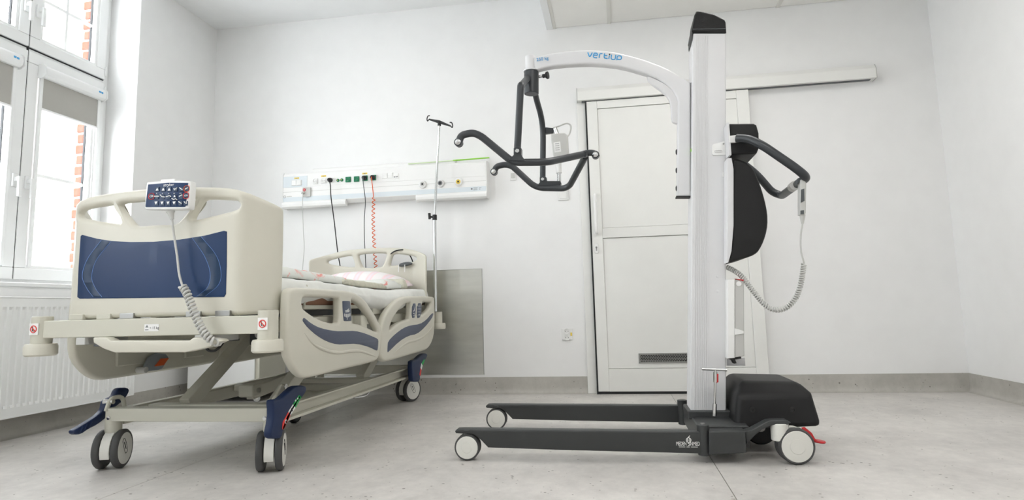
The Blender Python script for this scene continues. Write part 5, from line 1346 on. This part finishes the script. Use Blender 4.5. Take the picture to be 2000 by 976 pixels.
for yy, s in ((2.625, 1), (3.27, -1)):
    xs = at(1525, 830, y=2.6).x
    c, ax, fwd = lift_caster(.655, yy, .0675, R_(4), .027, True)
    b = BM(); cyl(b, (xs, yy, .085), (xs, yy, .150), .033, 26); mk('caster_stem', b, WHEELW, lift, bevel=.004)
    pts = [(xs-.033, .12), (xs+.02, .142), (.665, .138), (.705, .11), (.715, .07), (.66, .045), (.60, .06)]
    mk('caster_fork', plate_mesh(chaikin(pts, 1), [], .016, .004, lambda a, c2, d: Vector((a, yy+d, c2)), 2), WHEELW, lift)
    pts = [(.688, .128), (.70, .132), (.722, .112), (.732, .09), (.745, .082), (.745, .074), (.722, .078), (.708, .104)]
    o = mk('brake_lever', plate_mesh(pts, [], .022, .003, lambda a, c2, d: Vector((a, yy+.012+d, c2)), 2), REDP, lift)
    b = BM(); lathe(b, [(0, -.004), (.021, -.004), (.024, 0), (.021, .004), (0, .004)], (.748, yy+.012, .079), (.12, 0, 1), 20); mk('brake_pad', b, REDP, o)
# drive wheel under the cover
b = BM(); disc_wheel(b, (.60, 2.96, .075), (0, -1, 0), .075, .035, 40); dw = mk('drive_wheel', b, RUBBERD, lift, ang=50)
b = BM(); lathe(b, [(.06, -.012), (.06, .012), (.054, .016), (.036, .016), (.034, .010), (.022, .010), (.020, .020), (0, .022)], (.60, 2.96, .075), (0, -1, 0), 32); mk('wheel_rim', b, ALU, dw)
b = BM()
for k in range(14):
    a = 2*math.pi*k/14; cyl(b, (.60+.047*math.cos(a), 2.944, .075+.047*math.sin(a)), (.60+.047*math.cos(a), 2.9425, .075+.047*math.sin(a)), .0045, 8)
mk('rim_hole', b, INK, dw)
# drive cover: tapered rounded hood
b = BM()
lo = [(.452, 2.715, .105), (.788, 2.715, .118), (.788, 3.185, .118), (.452, 3.185, .105)]
mid = [(.476, 2.73, .235), (.765, 2.73, .245), (.765, 3.17, .245), (.476, 3.17, .235)]
hi = [(.505, 2.80, .290), (.735, 2.80, .283), (.735, 3.10, .283), (.505, 3.10, .290)]
V = [[b.verts.new(p) for p in L_] for L_ in (lo, mid, hi)]
for i in range(2):
    for k in range(4): j = (k+1) % 4; b.faces.new((V[i][k], V[i][j], V[i+1][j], V[i+1][k]))
b.faces.new(V[0][::-1]); b.faces.new(V[2])
bmesh.ops.recalc_face_normals(b, faces=b.faces)
cov = mk('drive_cover', b, BLACKT, lift, bevel=.022, seg=4, ang=60)
for px, py in ((1470, 800), (1548, 800)):
    p = at(px, py, y=2.72); b = BM(); lathe(b, [(.011, 0), (.011, .004), (.007, .004), (.006, .001), (0, .001)], (p.x, 2.722, p.z), (0, -1, 0), 18); mk('cover_screw', b, BLACKP, cov)
# release rod with T handle and red tag
ry = 2.775
k0, k1 = P(1397, 722, ry), P(1395.5, 812, ry)
b = BM(); cyl(b, k0, k1, .0048, 14); rod = mk('release_rod', b, CHROME, lift)
b = BM(); cyl(b, P(1371, 720, ry), P(1420, 722, ry), .0058, 14); mk('rod_handle', b, CHROME, rod)
b = BM(); cyl(b, P(1397, 726, ry), P(1397, 746, ry), .0085, 14); mk('rod_sleeve', b, CHROME, rod)
b = BM(); cyl(b, P(1396, 788, ry), P(1395.5, 812, ry), .0085, 14); mk('rod_socket', b, CHROME, rod)
prof('red_tag', [(1399, 730), (1403.5, 730), (1403.5, 746), (1398.5, 748)], ry-.006, ry+.006, REDP, .002, parent=rod)
# lettering on the near leg
p = at(1321, 869.5, y=2.598)
wl = at(1367, 869.5, y=2.598).x-p.x
for word, u0, u1 in (('MEDEN', 0, .43), ('INMED', .57, 1)):
    tm = text_mesh(word, .0205, Matrix.Identity(4), .0006); xs_ = [v.co.x for v in tm.verts]; k_ = (u1-u0)*wl/(max(xs_)-min(xs_)); x0_ = min(xs_)
    for v in tm.verts: v.co = Vector((p.x+u0*wl+(v.co.x-x0_)*k_, 2.5985+v.co.z, p.z+v.co.y))
    mk('leg_lettering', tm, LWHITE, lift, flat=True)
p = at(1326, 872.5, y=2.598)
b = BM()
for u0, u1 in ((0, .34), (.40, .58), (.64, 1)):
    xw = at(1363, 873, y=2.598).x-p.x; box(b, p.x+u0*xw, p.x+u1*xw, 2.5982, 2.6005, p.z-.0012, p.z+.0012)
mk('leg_small_print', b, GREYP, lift, flat=True)
p = at(1345, 859, y=2.598); b = BM()
for rr in (.009,): tube(b, [(p.x+rr*math.cos(a), 2.598, p.z+rr*math.sin(a)) for a in [k*math.pi/8 for k in range(17)]], .0012, 6)
tube(b, [(p.x+.0045*math.cos(a), 2.598, p.z+.009*math.sin(a)) for a in [k*math.pi/8 for k in range(17)]], .0009, 6)
tube(b, [(p.x-.009, 2.598, p.z), (p.x+.009, 2.598, p.z)], .0009, 6)
tube(b, catmull([(p.x-.004, 2.598, p.z-.022), (p.x+.005, 2.598, p.z-.017), (p.x-.003, 2.598, p.z-.012), (p.x, 2.598, p.z-.009)], 5), .0011, 6)
tube(b, catmull([(p.x, 2.598, p.z+.009), (p.x+.002, 2.598, p.z+.014), (p.x+.006, 2.598, p.z+.016)], 5), .0011, 6)
mk('leg_emblem', b, LWHITE, lift)
